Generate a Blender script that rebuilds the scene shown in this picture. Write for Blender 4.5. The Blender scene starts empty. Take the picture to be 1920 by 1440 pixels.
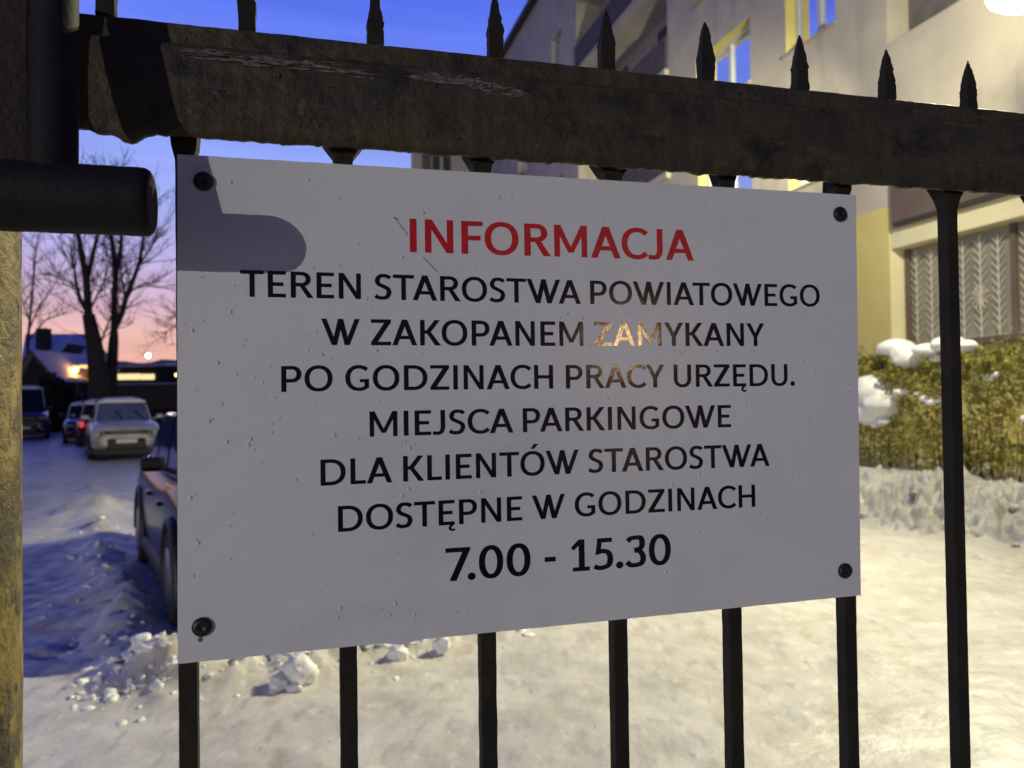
import bpy, bmesh, math, random
from mathutils import Vector, Matrix, noise
C = bpy.context.scene.collection
SC = bpy.context.scene
rnd = random.Random(7)

# ------------------------------------------------------------------ camera
CAM_H = 1.6
PITCH, ROLL = math.radians(0.99763), math.radians(-0.81436)
FPX = 1442.0
cp, sp = math.cos(PITCH), math.sin(PITCH)
_r, _u, FWD = Vector((1, 0, 0)), Vector((0, -sp, cp)), Vector((0, cp, sp))
RIGHT = _r*math.cos(ROLL) + _u*math.sin(ROLL)
UP = -_r*math.sin(ROLL) + _u*math.cos(ROLL)
EYE = Vector((0, 0, CAM_H))
cam_d = bpy.data.cameras.new('camera'); cam = bpy.data.objects.new('camera', cam_d); C.objects.link(cam)
m3 = Matrix((RIGHT, UP, -FWD)).transposed().to_4x4(); m3.translation = EYE
cam.matrix_world = m3
cam_d.sensor_width = 36; cam_d.lens = FPX/1920*36
cam_d.clip_start = 0.02; cam_d.clip_end = 3000
cam_d.dof.use_dof = True; cam_d.dof.focus_distance = 0.69; cam_d.dof.aperture_fstop = 8.5; cam_d.dof.aperture_blades = 7
SC.camera = cam

# ------------------------------------------------------------------ colour, sky
SC.view_settings.view_transform = 'Standard'; SC.view_settings.look = 'None'
SC.view_settings.exposure = 0.0; SC.view_settings.gamma = 1.0
W = bpy.data.worlds.new('World'); SC.world = W; W.use_nodes = True
nt = W.node_tree; nt.nodes.clear()
def wn(t, **k):
    n = nt.nodes.new(t)
    for a, b in k.items(): setattr(n, a, b)
    return n
tc = wn('ShaderNodeTexCoord'); sep = wn('ShaderNodeSeparateXYZ'); nt.links.new(tc.outputs['Generated'], sep.inputs[0])
ramp = wn('ShaderNodeValToRGB'); nt.links.new(sep.outputs['Z'], ramp.inputs[0])
SKY = [(0.0, (.52, .23, .25)), (.045, (.88, .46, .36)), (.08, (.90, .52, .47)), (.12, (.71, .49, .64)), (.17, (.54, .47, .82)), (.23, (.40, .46, .95)),
       (.31, (.28, .39, 1.0)), (.44, (.12, .20, .92)), (.60, (.012, .042, .70)), (1.0, (.004, .016, .42))]
el = ramp.color_ramp.elements
while len(el) > 2: el.remove(el[-1])
el[0].position, el[1].position = SKY[0][0], SKY[-1][0]
el[0].color, el[1].color = (*SKY[0][1], 1), (*SKY[-1][1], 1)
for p, c in SKY[1:-1]:
    e = el.new(p); e.color = (*c, 1)
# the sunset side is bright, the rest of the twilight sky is far darker
dot = wn('ShaderNodeVectorMath', operation='DOT_PRODUCT'); dot.inputs[1].default_value = (math.sin(math.radians(-25)), math.cos(math.radians(-25)), 0)
nt.links.new(tc.outputs['Generated'], dot.inputs[0])
mr = wn('ShaderNodeMapRange'); mr.interpolation_type = 'SMOOTHSTEP'
mr.inputs['From Min'].default_value = .25; mr.inputs['From Max'].default_value = .80
mr.inputs['To Min'].default_value = .07; mr.inputs['To Max'].default_value = 1.0
nt.links.new(dot.outputs['Value'], mr.inputs['Value'])
# thin dusk cloud streaks
mp = wn('ShaderNodeMapping'); mp.inputs['Scale'].default_value = (2.2, 2.2, 26)
nt.links.new(tc.outputs['Generated'], mp.inputs[0])
nz = wn('ShaderNodeTexNoise'); nz.inputs['Scale'].default_value = 2.0; nz.inputs['Detail'].default_value = 5
nt.links.new(mp.outputs[0], nz.inputs['Vector'])
cr = wn('ShaderNodeMapRange'); cr.inputs['From Min'].default_value = .35; cr.inputs['From Max'].default_value = .7
cr.inputs['To Min'].default_value = .90; cr.inputs['To Max'].default_value = 1.06
nt.links.new(nz.outputs['Fac'], cr.inputs['Value'])
mu = wn('ShaderNodeMath', operation='MULTIPLY'); nt.links.new(mr.outputs[0], mu.inputs[0]); nt.links.new(cr.outputs[0], mu.inputs[1])
bg = wn('ShaderNodeBackground'); nt.links.new(ramp.outputs[0], bg.inputs['Color']); nt.links.new(mu.outputs[0], bg.inputs['Strength'])
bg2 = wn('ShaderNodeBackground'); bg2.inputs['Color'].default_value = (.10, .19, 1.0, 1); bg2.inputs['Strength'].default_value = .17   # deep blue of the whole twilight sky
inv = wn('ShaderNodeMapRange'); inv.inputs['From Min'].default_value = .07; inv.inputs['From Max'].default_value = .6; inv.inputs['To Min'].default_value = .068; inv.inputs['To Max'].default_value = 0.0
nt.links.new(mr.outputs[0], inv.inputs['Value']); nt.links.new(inv.outputs[0], bg2.inputs['Strength'])
ad = wn('ShaderNodeAddShader'); nt.links.new(bg.outputs[0], ad.inputs[0]); nt.links.new(bg2.outputs[0], ad.inputs[1])
out = wn('ShaderNodeOutputWorld'); nt.links.new(ad.outputs[0], out.inputs['Surface'])

# strengths of the lamps, with an added fill for the facade (built further down)
YARD_W = 3900.0; YARD_UP = 1250.0; FACADE_FILL = 8500.0; YARD_COL = (1.0, .93, .61)
STREET_W = 10200.0; STREET_COL = (.99, .965, .91)
ORANGE_W = 1250.0; ORANGE_COL = (1.0, .62, .30)

# ------------------------------------------------------------------ helpers
def mat(name, col, rough=.6, var=None, scale=5.0, metal=0.0, bump=0.0, bscale=40.0, spec=.5, stretch=(1, 1, 1), layers=(), emit=None, coat=0.0, detail=6):
    """principled material; var = second colour mixed in by noise; layers = (colour, scale, lo, hi, stretch) patches"""
    m = bpy.data.materials.new(name); m.use_nodes = True
    n = m.node_tree.nodes; L = m.node_tree.links; b = n['Principled BSDF']
    b.inputs['Roughness'].default_value = rough; b.inputs['Metallic'].default_value = metal
    b.inputs['Specular IOR Level'].default_value = spec; b.inputs['Coat Weight'].default_value = coat
    b.inputs['Base Color'].default_value = (*col, 1)
    t = n.new('ShaderNodeTexCoord')
    def noi(sc, st, det=detail):
        mpn = n.new('ShaderNodeMapping'); mpn.inputs['Scale'].default_value = st; L.new(t.outputs['Object'], mpn.inputs[0])
        q = n.new('ShaderNodeTexNoise'); q.inputs['Scale'].default_value = sc; q.inputs['Detail'].default_value = det
        q.inputs['Roughness'].default_value = .6
        L.new(mpn.outputs[0], q.inputs['Vector']); return q
    cur = None
    def mix(fac, c2):
        nonlocal cur
        x = n.new('ShaderNodeMix'); x.data_type = 'RGBA'
        if cur is None: x.inputs['A'].default_value = (*col, 1)
        else: L.new(cur, x.inputs['A'])
        x.inputs['B'].default_value = (*c2, 1); L.new(fac, x.inputs['Factor']); cur = x.outputs['Result']
    if var is not None:
        q = noi(scale, stretch); r = n.new('ShaderNodeMapRange'); r.inputs['From Min'].default_value = .35; r.inputs['From Max'].default_value = .65
        L.new(q.outputs['Fac'], r.inputs['Value']); mix(r.outputs[0], var)
    for (c2, sc, lo, hi, st) in layers:
        q = noi(sc, st); r = n.new('ShaderNodeMapRange'); r.inputs['From Min'].default_value = lo; r.inputs['From Max'].default_value = hi
        L.new(q.outputs['Fac'], r.inputs['Value']); mix(r.outputs[0], c2)
    if cur is not None: L.new(cur, b.inputs['Base Color'])
    if bump:
        q = noi(bscale, (1, 1, 1)); bp = n.new('ShaderNodeBump'); bp.inputs['Strength'].default_value = bump; bp.inputs['Distance'].default_value = .01
        L.new(q.outputs['Fac'], bp.inputs['Height']); L.new(bp.outputs[0], b.inputs['Normal'])
    if emit:
        b.inputs['Emission Color'].default_value = (*emit[0], 1); b.inputs['Emission Strength'].default_value = emit[1]
    return m

class MB:
    """collects geometry for ONE mesh object"""
    def __init__(s): s.v = []; s.f = []; s.sm = []
    def add(s, vs, fs, smooth=False):
        o = len(s.v); s.v += [tuple(p) for p in vs]; s.f += [tuple(i+o for i in f) for f in fs]; s.sm += [smooth]*len(fs)
    def box(s, c, ex, ey, ez):
        c, ex, ey, ez = map(Vector, (c, ex, ey, ez))
        vs = [c+ex*i+ey*j+ez*k for i in (-1, 1) for j in (-1, 1) for k in (-1, 1)]
        s.add(vs, [(0, 1, 3, 2), (4, 6, 7, 5), (0, 4, 5, 1), (2, 3, 7, 6), (0, 2, 6, 4), (1, 5, 7, 3)])
    def tube(s, pts, rads, n=8, caps=True, smooth=True):
        pts = [Vector(p) for p in pts]
        if not hasattr(rads, '__len__'): rads = [rads]*len(pts)
        rings = []; ref = None
        for i, p in enumerate(pts):
            d = (pts[min(i+1, len(pts)-1)]-pts[max(i-1, 0)]).normalized()
            if ref is None: ref = Vector((0, 0, 1)) if abs(d.z) < .9 else Vector((1, 0, 0))
            a = (ref - d*ref.dot(d)).normalized(); b = d.cross(a); ref = a
            rings.append([p+(a*math.cos(2*math.pi*k/n)+b*math.sin(2*math.pi*k/n))*rads[i] for k in range(n)])
        vs = [q for r in rings for q in r]
        fs = [(i*n+k, i*n+(k+1) % n, (i+1)*n+(k+1) % n, (i+1)*n+k) for i in range(len(pts)-1) for k in range(n)]
        s.add(vs, fs, smooth)
        if caps:
            s.add(rings[0], [tuple(range(n-1, -1, -1))]); s.add(rings[-1], [tuple(range(n))])
    def quad(s, a, b, c, d): s.add([a, b, c, d], [(0, 1, 2, 3)])
    def blob(s, c, rad, seed=0, rough=.25, sub=2, freq=1.3, squash=1.0):
        bm = bmesh.new(); bmesh.ops.create_icosphere(bm, subdivisions=sub, radius=1)
        c = Vector(c); rad = Vector(rad) if hasattr(rad, '__len__') else Vector((rad, rad, rad))
        vs = []
        for v in bm.verts:
            p = v.co; k = 1+rough*noise.fractal(p*freq+Vector((seed*3.7, seed*1.3, seed*.7)), .8, 2, 3)
            vs.append(c+Vector((p.x*rad.x, p.y*rad.y, p.z*rad.z))*k)
        s.add(vs, [tuple(v.index for v in f.verts) for f in bm.faces], True); bm.free()
    def build(s, name, m, parent=None, origin=None, bevel=0.0):
        me = bpy.data.meshes.new(name)
        o = bpy.data.objects.new(name, me); C.objects.link(o)
        if parent is not None:
            o.parent = parent; off = -world_loc(parent)
        elif origin is not None:
            o.location = origin; off = -Vector(origin)
        else: off = Vector((0, 0, 0))
        me.from_pydata([tuple(Vector(p)+off) for p in s.v], [], s.f); me.polygons.foreach_set('use_smooth', s.sm)
        me.update()
        if m is not None: me.materials.append(m)
        if bevel:
            b = o.modifiers.new('bevel', 'BEVEL'); b.width = bevel; b.segments = 2; b.limit_method = 'ANGLE'
        return o
def world_loc(o):
    p = Vector(o.location)
    while o.parent: o = o.parent; p += o.location
    return p
def tag(o, label=None, cat=None, group=None, kind=None):
    if label: o['label'] = label
    if cat: o['category'] = cat
    if group: o['group'] = group
    if kind: o['kind'] = kind
    return o
def empty(name, loc, label, cat, group=None):
    o = bpy.data.objects.new(name, None); C.objects.link(o); o.location = loc; o.empty_display_size = .1
    return tag(o, label, cat, group)
def fbm(x, y, z=0.0, oct=4): return noise.fractal(Vector((x, y, z)), 1.0, 2.0, oct)
def ray(px, py): return RIGHT*((px-960)/FPX) - UP*((py-720)/FPX) + FWD
def at(px, py, Y):
    d = ray(px, py); return EYE + d*(Y/d.y)
def smooth01(t): t = max(0., min(1., t)); return t*t*(3-2*t)

# fence plane: u along the fence, o out of it towards the street, z up
FS = Vector((.0416451, .68508403, 0)); FA = Vector((.96484885, .26280545, 0)); FN = Vector((.26280545, -.96484885, 0))
def fp(u, z, o=0.0): return FS + FA*u + FN*o + Vector((0, 0, z))
def onf(px, py, o=0.0):
    d = ray(px, py); t = ((FS+FN*o-EYE).dot(FN))/d.dot(FN); P = EYE+d*t
    return (P-FS).dot(FA), P.z
# facade plane: s along the facade away from the street, o out of the wall into the yard
BP = Vector((6.92985906, 14.0, 0)); BD = Vector((-.26400578, .9645211, 0)); BN = Vector((-.9645211, -.26400578, 0))
def bp(s, z, o=0.0): return BP + BD*s + BN*o + Vector((0, 0, z))
# parking lane: l along it (away), r to its right
LA = Vector((-2.21, 5.04, 0)); LL = Vector((-.503, .864, 0)); LR = Vector((.864, .503, 0))
def lp(l, r, z=0.0): return LA + LL*l + LR*r + Vector((0, 0, z))

# ------------------------------------------------------------------ materials
M = {}
M['snow'] = mat('snow_packed', (.70, .68, .63), .42, (.55, .525, .465), 2.0, bump=.55, bscale=26, layers=(((.50, .475, .44), 6.0, .52, .66, (1.9, .6, 1)), ((.76, .75, .71), 8.0, .56, .70, (1.6, .7, 1)), ((.47, .385, .275), 3.1, .58, .74, (1.3, .8, 1)), ((.36, .28, .19), 11.0, .64, .75, (1.8, .6, 1)), ((.28, .26, .235), 19.0, .67, .75, (1.5, .7, 1))))
M['snow_clean'] = mat('snow_clean', (.88, .88, .88), .5, (.80, .80, .81), 6, bump=.35, bscale=40)
M['snow_dirty'] = mat('snow_dirty', (.60, .585, .56), .6, (.40, .385, .36), 5, bump=.6, bscale=30)
M['snow_blue'] = mat('snow_roof', (.85, .86, .88), .6, (.70, .72, .76), 2)
M['rail'] = mat('rail_paint', (.040, .034, .027), .55, (.066, .058, .027), 11, bump=.45, bscale=70, spec=.35, stretch=(1, 1, 2.2),
    layers=(((.018, .015, .016), 19, .52, .66, (1, 1, 1.5)), ((.058, .030, .022), 12, .54, .68, (1, 1, 1)), ((.075, .064, .030), 42, .56, .68, (1, 1, 2)), ((.14, .06, .035), 55, .64, .72, (1, 1, 1)), ((.24, .20, .17), 95, .70, .77, (1, 1, 2.5))))
M['iron'] = mat('bar_paint', (.020, .018, .015), .75, (.032, .028, .019), 22, spec=.2, bump=.3, bscale=120, layers=(((.07, .028, .015), 40, .66, .74, (1, 1, .4)),))
M['pipe'] = mat('pipe_paint', (.011, .009, .011), .65, (.015, .012, .013), 14, spec=.25, bump=.15, bscale=200)
M['rust'] = mat('rusty_brown_iron', (.022, .011, .012), .75, (.015, .009, .011), 14, bump=.5, bscale=100)
M['chip'] = mat('peeled_paint', (.26, .235, .235), .8, (.12, .10, .095), 160, bump=.5, bscale=200)
M['post'] = mat('yellow_paint', (.26, .185, .030), .55, (.15, .115, .030), 9, bump=.35, bscale=110, stretch=(1, 1, .5),
    layers=(((.075, .052, .024), 15, .50, .58, (1, 1, .55)), ((.30, .235, .06), 44, .56, .64, (1, 1, .7)), ((.018, .015, .010), 34, .60, .645, (1, 1, .6)), ((.26, .10, .025), 26, .64, .70, (1, 1, .4))))
M['sheet'] = mat('white_sheet', (.785, .805, .79), .34, (.73, .75, .745), 5, bump=.035, bscale=170, layers=(((.62, .60, .60), 3.0, .55, .80, (1, 1, 2.5)),))
M['black_vinyl'] = mat('black_vinyl', (.008, .008, .012), .105, bump=.014, bscale=140)
M['red_vinyl'] = mat('red_vinyl', (.60, .012, .022), .3, bump=.1, bscale=140)
M['rivet'] = mat('black_rivet', (.012, .012, .013), .45)
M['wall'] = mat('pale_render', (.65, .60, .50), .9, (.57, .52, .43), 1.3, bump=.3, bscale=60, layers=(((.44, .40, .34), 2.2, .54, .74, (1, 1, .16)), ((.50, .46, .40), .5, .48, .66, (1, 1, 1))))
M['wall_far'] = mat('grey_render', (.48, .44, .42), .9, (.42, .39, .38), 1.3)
M['yellow'] = mat('yellow_render', (.82, .71, .26), .9, (.76, .65, .23), 1.5, bump=.25, bscale=70)
M['cream'] = mat('cream_beam_lit_recess', (.86, .80, .54), .9, (.80, .74, .49), 1.5, bump=.2, bscale=70)
M['brown'] = mat('brown_panel', (.16, .12, .105), .8, (.12, .09, .08), 2)
M['balc'] = mat('balcony_slats', (.14, .12, .14), .8, (.10, .09, .10), 3)
M['frame'] = mat('white_frame', (.62, .62, .62), .5)
M['dark'] = mat('dark_trim', (.05, .045, .045), .7)
M['grille'] = mat('white_grille', (.62, .58, .48), .6)
def glassm(name, tint=(.55, .6, .7), rough=.04):
    return mat(name, tint, rough, metal=1.0)
M['pane'] = mat('window_glass', (.72, .74, .80), .05, metal=1.0)
M['pane_dark'] = mat('curtained_glass', (.38, .36, .30), .3, (.25, .235, .195), 1.6, stretch=(1, 1, .4))
M['leaf'] = mat('hedge_leaf', (.34, .265, .055), .6, (.20, .225, .038), 6, layers=(((.46, .40, .13), 40, .58, .66, (1, 1, 1)),))
M['stem'] = mat('hedge_stem', (.05, .036, .02), .8, (.05, .038, .022), 20)
M['bark'] = mat('bark', (.035, .026, .028), .9, (.022, .017, .018), 6)
M['twig'] = mat('twigs', (.045, .030, .038), .9)
M['tyre'] = mat('tyre', (.012, .012, .012), .8)
M['rim'] = mat('wheel_rim', (.25, .25, .26), .35, metal=.8)
M['plastic'] = mat('black_plastic', (.015, .015, .017), .5)
M['carblack'] = mat('black_car_paint', (.008, .008, .010), .2, spec=.35, layers=(((.03, .028, .026), 5, .5, .75, (1, 1, 1)),))
M['carwhite'] = mat('white_car_paint', (.56, .555, .54), .3, (.40, .39, .37), 2.2, coat=.4)
M['carred'] = mat('red_car_paint', (.13, .016, .022), .25, coat=.5)
M['cargrey'] = mat('dark_car_paint', (.03, .03, .035), .25, coat=.5)
M['carglass'] = mat('car_glass', (.010, .011, .014), .06, spec=.8)
M['frost_shade'] = mat('shaded_frost_glass', (.13, .16, .27), .5, (.08, .10, .19), 4)  # frost, with the blue shade over the car put into its colour
M['lens'] = mat('headlamp_lens', (.35, .37, .40), .12, spec=.8)
M['taillamp'] = mat('tail_lamp', (.6, .03, .03), .2, emit=((1, .10, .08), .55))
M['wood'] = mat('dark_timber', (.045, .032, .025), .8, (.03, .022, .02), 5)
M['housewall'] = mat('house_wall', (.22, .13, .09), .85, (.16, .10, .07), 3)
M['evergreen'] = mat('evergreen', (.012, .014, .012), .9, (.020, .022, .016), 3)
M['concrete'] = mat('concrete', (.18, .17, .17), .9, (.13, .12, .12), 3)
M['hill'] = mat('far_hill', (.10, .09, .14), 1.0, (.15, .14, .18), .02)
M['steel'] = mat('lamp_steel', (.20, .20, .20), .5, metal=.6)
def lampmat(name, c, s): return mat(name, (.8, .8, .8), .4, emit=(c, s))

# ------------------------------------------------------------------ ground
def ground_h(x, y):
    p = Vector((x, y, 0)) - LA; l = p.x*LL.x+p.y*LL.y; r = p.x*LR.x+p.y*LR.y
    d = math.hypot(x, y)
    fade = 1.0/(1+(d/40)**2)
    h = .030*fbm(x*.5, y*.5)+.012*fbm(x*1.7, y*1.7, 3)+.006*fbm(x*5, y*5, 7)
    if d < 14: h += -.016*max(0, fbm(x*2.1, y*2.1, 61)-.12)-.03*max(0, .30-noise.voronoi(Vector((x*1.5, y*1.5, 9)))[0][0])+.005*fbm(x*11, y*11, 62)
    # trampled / ploughed lane left of the cars
    lane = smooth01((0.2-r)/.8)*smooth01((l+1.2)/1.5)
    h += lane*(.040*fbm(x*2.6, y*2.6, 11)+.030*fbm(x*6, y*6, 5)+.03*abs(fbm(x*1.1, y*1.1, 15)))
    # ridge of pushed snow along and in front of the parked cars
    rid = math.exp(-((r+.25)/.22)**2)*smooth01((l+1.0)/.6)*(.45+.55*max(0, fbm(x*1.3, y*1.3, 21)+.4))
    h += rid*.10
    fr = math.exp(-((l+.62)/.26)**2)*smooth01((r+.35)/.3)*smooth01((2.3-r)/.8)
    h += fr*(.11+.07*fbm(x*3, y*3, 31))
    lm = max(fr, rid*.7)
    if lm > .03:
        w1, w2 = .06*fbm(x*9, y*9, 71), .06*fbm(x*9, y*9, 72); h += lm*(.19*max(0, .75-noise.voronoi(Vector(((x+w1)*5.5, (y+w2)*5.5, 1)))[0][0])+.08*max(0, .7-noise.voronoi(Vector(((x+w2)*11, (y+w1)*11, 4)))[0][0])+.06*abs(fbm(x*14, y*14, 73)))
    # snow hump in the lane
    b = at(180, 950, 11.0)
    h += .22*math.exp(-(((x-b.x)/.55)**2+((y-b.y)/.8)**2))*(1+.5*fbm(x*3, y*3, 2))
    # ploughed bank in front of the hedge
    q = (Vector((x, y, 0))-Vector((4.72, 8.35, 0))); rr = q.x*LR.x+q.y*LR.y; ll = q.x*LL.x+q.y*LL.y
    edge = rr + .14*fbm(ll*1.1, 3.0, 9)
    k = smooth01(edge/1.1); bk = math.exp(-((edge-.65)/.55)**2)
    if bk > .03: bk *= .16*fbm(x*2.6, y*2.6, 40)+.22*abs(fbm(x*5, y*5, 43))+.12*abs(fbm(x*12, y*12, 44))+.07*max(0, .7-noise.voronoi(Vector((x*4+.5*fbm(x*3, y*3), y*4, 2)))[0][0])-.05
    h += k*(.46+.05*fbm(x*1.2, y*1.2, 4))*smooth01((7.5-ll)/2) + bk
    # lane verge banks far on the left
    v = smooth01((-r-3.3)/1.2)*smooth01((l-6)/4)
    h += v*(.45+.2*fbm(x*.6, y*.6, 14))
    return h*fade if d > 25 else h
N = 640
ts = [-6.35+12.7*i/(N-1) for i in range(N)]
xs = [1.1*math.sinh(t)-.5 for t in ts]; ys = [1.1*math.sinh(t)+5.0 for t in ts]
g = MB()
g.v = [(x, y, ground_h(x, y)) for y in ys for x in xs]
g.f = [(j*N+i, j*N+i+1, (j+1)*N+i+1, (j+1)*N+i) for j in range(N-1) for i in range(N-1)]
g.sm = [True]*len(g.f)
gr = tag(g.build('ground', M['snow']), kind='structure')
def dirt_at(x, y):
    q = (Vector((x, y, 0))-Vector((4.72, 8.35, 0))); rr = q.x*LR.x+q.y*LR.y; ll = q.x*LL.x+q.y*LL.y
    edge = rr+.14*fbm(ll*1.1, 3.0, 9)
    d = math.exp(-((edge-.75)/.6)**2)*(.62+.75*fbm(x*2.2, y*2.2, 17))            # grit thrown up by the plough
    p = Vector((x, y, 0))-LA; l = p.x*LL.x+p.y*LL.y; r = p.x*LR.x+p.y*LR.y
    for c in (-1.25, -2.75): d += .75*math.exp(-((r-c-.10*fbm(l*.3, c))/.30)**2)*smooth01((l-.5)/2)*(.6+.6*fbm(x*.9, y*.9, 6))   # wheel ruts
    d += .5*smooth01((l-4.5)/5)*smooth01((.4-r)/.5)
    return max(0., min(1., d))
at_ = gr.data.attributes.new('dirt', 'FLOAT', 'POINT')
at_.data.foreach_set('value', [dirt_at(v[0], v[1]) if abs(v[0]) < 60 and abs(v[1]) < 80 else .4 for v in g.v])
n_ = M['snow'].node_tree.nodes; L_ = M['snow'].node_tree.links; b_ = n_['Principled BSDF']
src = b_.inputs['Base Color'].links[0].from_socket
an = n_.new('ShaderNodeAttribute'); an.attribute_name = 'dirt'
mx = n_.new('ShaderNodeMix'); mx.data_type = 'RGBA'; L_.new(src, mx.inputs['A']); mx.inputs['B'].default_value = (.33, .32, .30, 1)
L_.new(an.outputs['Fac'], mx.inputs['Factor']); L_.new(mx.outputs['Result'], b_.inputs['Base Color'])

# ploughed bank in fine detail, lying over the coarse ground
bk_ = MB(); NL, NR = 430, 110
for i in range(NL+1):
    for j in range(NR+1):
        ll = -5.2+9.2*i/NL; rr = -.35+2.3*j/NR; P = Vector((4.72, 8.35, 0))+LL*ll+LR*rr
        e_ = rr+.14*fbm(ll*1.1, 3.0, 9); m_ = smooth01((e_+.02)/.30)*smooth01((1.80-rr)/.30)
        w1 = .12*fbm(ll*5, rr*5, 71); w2 = .12*fbm(ll*5, rr*5, 72)
        d_ = .12*max(0, .72-noise.voronoi(Vector(((ll+w1)*3.0, (rr+w2)*3.0, 2)))[0][0])+.09*max(0, .72-noise.voronoi(Vector(((ll+w2)*6.5, (rr+w1)*6.5, 5)))[0][0])+.055*max(0, .7-noise.voronoi(Vector(((ll+w1)*13, (rr+w2)*13, 6)))[0][0])
        d_ += .10*fbm(ll*2.3, rr*2.3, 42)+.05*fbm(ll*9, rr*9, 45)
        P.z = ground_h(P.x, P.y)-.03*(1-m_)+m_*(d_-.02); bk_.v.append(tuple(P))
for i in range(NL):
    for j in range(NR): bk_.f.append((i*(NR+1)+j, i*(NR+1)+j+1, (i+1)*(NR+1)+j+1, (i+1)*(NR+1)+j)); bk_.sm.append(True)
M['bank'] = mat('bank_snow', (.56, .55, .52), .6, (.38, .37, .345), 3.2, bump=.7, bscale=28, layers=(((.36, .345, .32), 7, .56, .70, (1, 1, 1)), ((.22, .20, .17), 26, .66, .76, (1, 1, 1))))
tag(bk_.build('snow_bank', M['bank'], origin=(4.72, 8.35, 0)), 'lumpy grey bank of ploughed snow at the foot of the hedge', 'snow bank')
# snow rubble: crumbs by the car and on the bank
rb = MB()
for k in range(610):
    if k < 520:
        l = -.62+rnd.gauss(0, .22); r = rnd.uniform(-.6, 2.2); P = lp(l, r)
        s = rnd.choice((.006, .009, .012, .016, .02, .028))
    else:
        l = rnd.uniform(-.8, 5.5); r = -.28+rnd.gauss(0, .22); P = lp(l, r); s = rnd.choice((.010, .014, .02, .03))
    P.z = ground_h(P.x, P.y)-s*.1
    rb.blob(P, (s*rnd.uniform(.7, 1.7), s*rnd.uniform(.7, 1.7), s*rnd.uniform(.5, 1)), k, .85, 2, 2.1)
tag(rb.build('snow_crumbs', M['snow_clean']), 'small crumbs of ploughed snow strewn beside the black car', kind='stuff')
rb = MB()
for k in range(160):
    ll = rnd.uniform(-4, 5); rr = rnd.uniform(.0, 1.5); P = Vector((4.72, 8.35, 0))+LL*ll+LR*rr
    s = rnd.choice((.015, .02, .03, .04, .06))
    P.z = ground_h(P.x, P.y)+s*.2
    rb.blob(P, (s*rnd.uniform(.8, 1.4), s*rnd.uniform(.8, 1.4), s*rnd.uniform(.5, .9)), k+900, .7, 2, 1.7)
tag(rb.build('snow_rubble', M['snow_dirty']), 'grey lumps of dirty ploughed snow below the hedge', kind='stuff')
CH = [((560, 1262), 4.35, (.085, .075, .10), 'largest rounded snow chunk below the lower left edge of the white sign'),
      ((268, 1252), 4.62, (.06, .06, .05), 'squat snow chunk on the shadow edge beside the black car'),
      ((745, 1225), 4.75, (.065, .06, .06), 'pale snow chunk under the bottom edge of the sign, right of the largest one'),
      ((828, 1205), 4.85, (.05, .045, .06), 'small upright snow chunk throwing a little shadow, furthest right of the rubble'),
      ((520, 1278), 4.28, (.05, .045, .05), 'small snow chunk leaning against the largest chunk')]
for k, ((px, py), Y, rad, lab) in enumerate(CH):
    P = at(px, py, Y); P.z = max(ground_h(P.x, P.y)+rad[2]*.55, 0)
    b = MB(); b.blob(P, rad, 50+k, .42, 3, 1.5)
    tag(b.build('snow_chunk', M['snow_clean'], origin=P), lab, 'snow chunk', 'snow chunks fallen from the ploughed ridge')
tw = MB(); P = at(232, 1287, 4.5); P.z = ground_h(P.x, P.y)+.012
tw.tube([P+Vector((-.05, 0, 0)), P+Vector((0, .008, .006)), P+Vector((.06, -.004, 0))], [.008, .012, .006], 6)
tag(tw.build('stick', M['stem'], origin=P), 'short dark stick lying on the lit snow at lower left', 'stick')

rd = MB()
for i in range(24):
    u0_, u1_ = -60+5*i, -55+5*i
    rd.quad(fp(u0_, .16, .95), fp(u0_, .16, 16), fp(u1_, .16, 16), fp(u1_, .16, .95))
M['asphalt'] = mat('unseen_dark_asphalt', (.045, .045, .048), .55, (.07, .068, .066), 1.5, bump=.4, bscale=120)
tag(rd.build('road', M['asphalt']), kind='structure')  # unseen road behind the camera, added dark to cut snow bounce and reflections

# hills
hl = MB(); nseg = 90
prev = None
for i in range(nseg+1):
    az = math.radians(-60+100*i/nseg); d = 600
    h = 34+9*fbm(i*.11, 2)+5*fbm(i*.9, 5)
    row = [Vector((math.sin(az)*(d-120), math.cos(az)*(d-120), -1)), Vector((math.sin(az)*d, math.cos(az)*d, h*.8)), Vector((math.sin(az)*(d+60), math.cos(az)*(d+60), h)), Vector((math.sin(az)*(d+220), math.cos(az)*(d+220), -1))]
    if prev: 
        for k in range(3): hl.quad(prev[k], row[k], row[k+1], prev[k+1])
    prev = row
tag(hl.build('hills', M['hill']), kind='structure')

# ------------------------------------------------------------------ gate: rail, bars, spikes
gate = empty('iron_gate', fp(0, 0), 'dark iron gate with thick peeling top rail, square bars and pointed spikes', 'gate')
prof = [(-.0035, .8985), (.0015, .8985), (.0045, .8965), (.0050, .8815), (.0105, .8785), (.0125, .8745), (.0130, .850), (.0130, .826), (.0125, .8160), (.0110, .8110), (.0080, .8080), (.0030, .8085), (-.0035, .8125)]
r = MB(); U0, U1, NU = -.62, 1.25, 620
for i in range(NU+1):
    u = U0+(U1-U0)*i/NU
    for k, (o, z) in enumerate(prof):
        e = .0010*fbm(u*30, k*.7, 1)+.0006*fbm(u*110, k*1.1, 4)
        dz = 0
        if 8 <= k <= 11:     # lumpy, flaking lower edge with sagging drips
            dz = -.0026*max(0, fbm(u*42, 1.5, 8)+.05)-.0020*max(0, fbm(u*190, 2.5, 9))
            dz -= .0085*math.exp(-((u+.346)/.010)**2)
        r.v.append(tuple(fp(u, 1+z+dz, o+e)))
n = len(prof)
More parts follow.
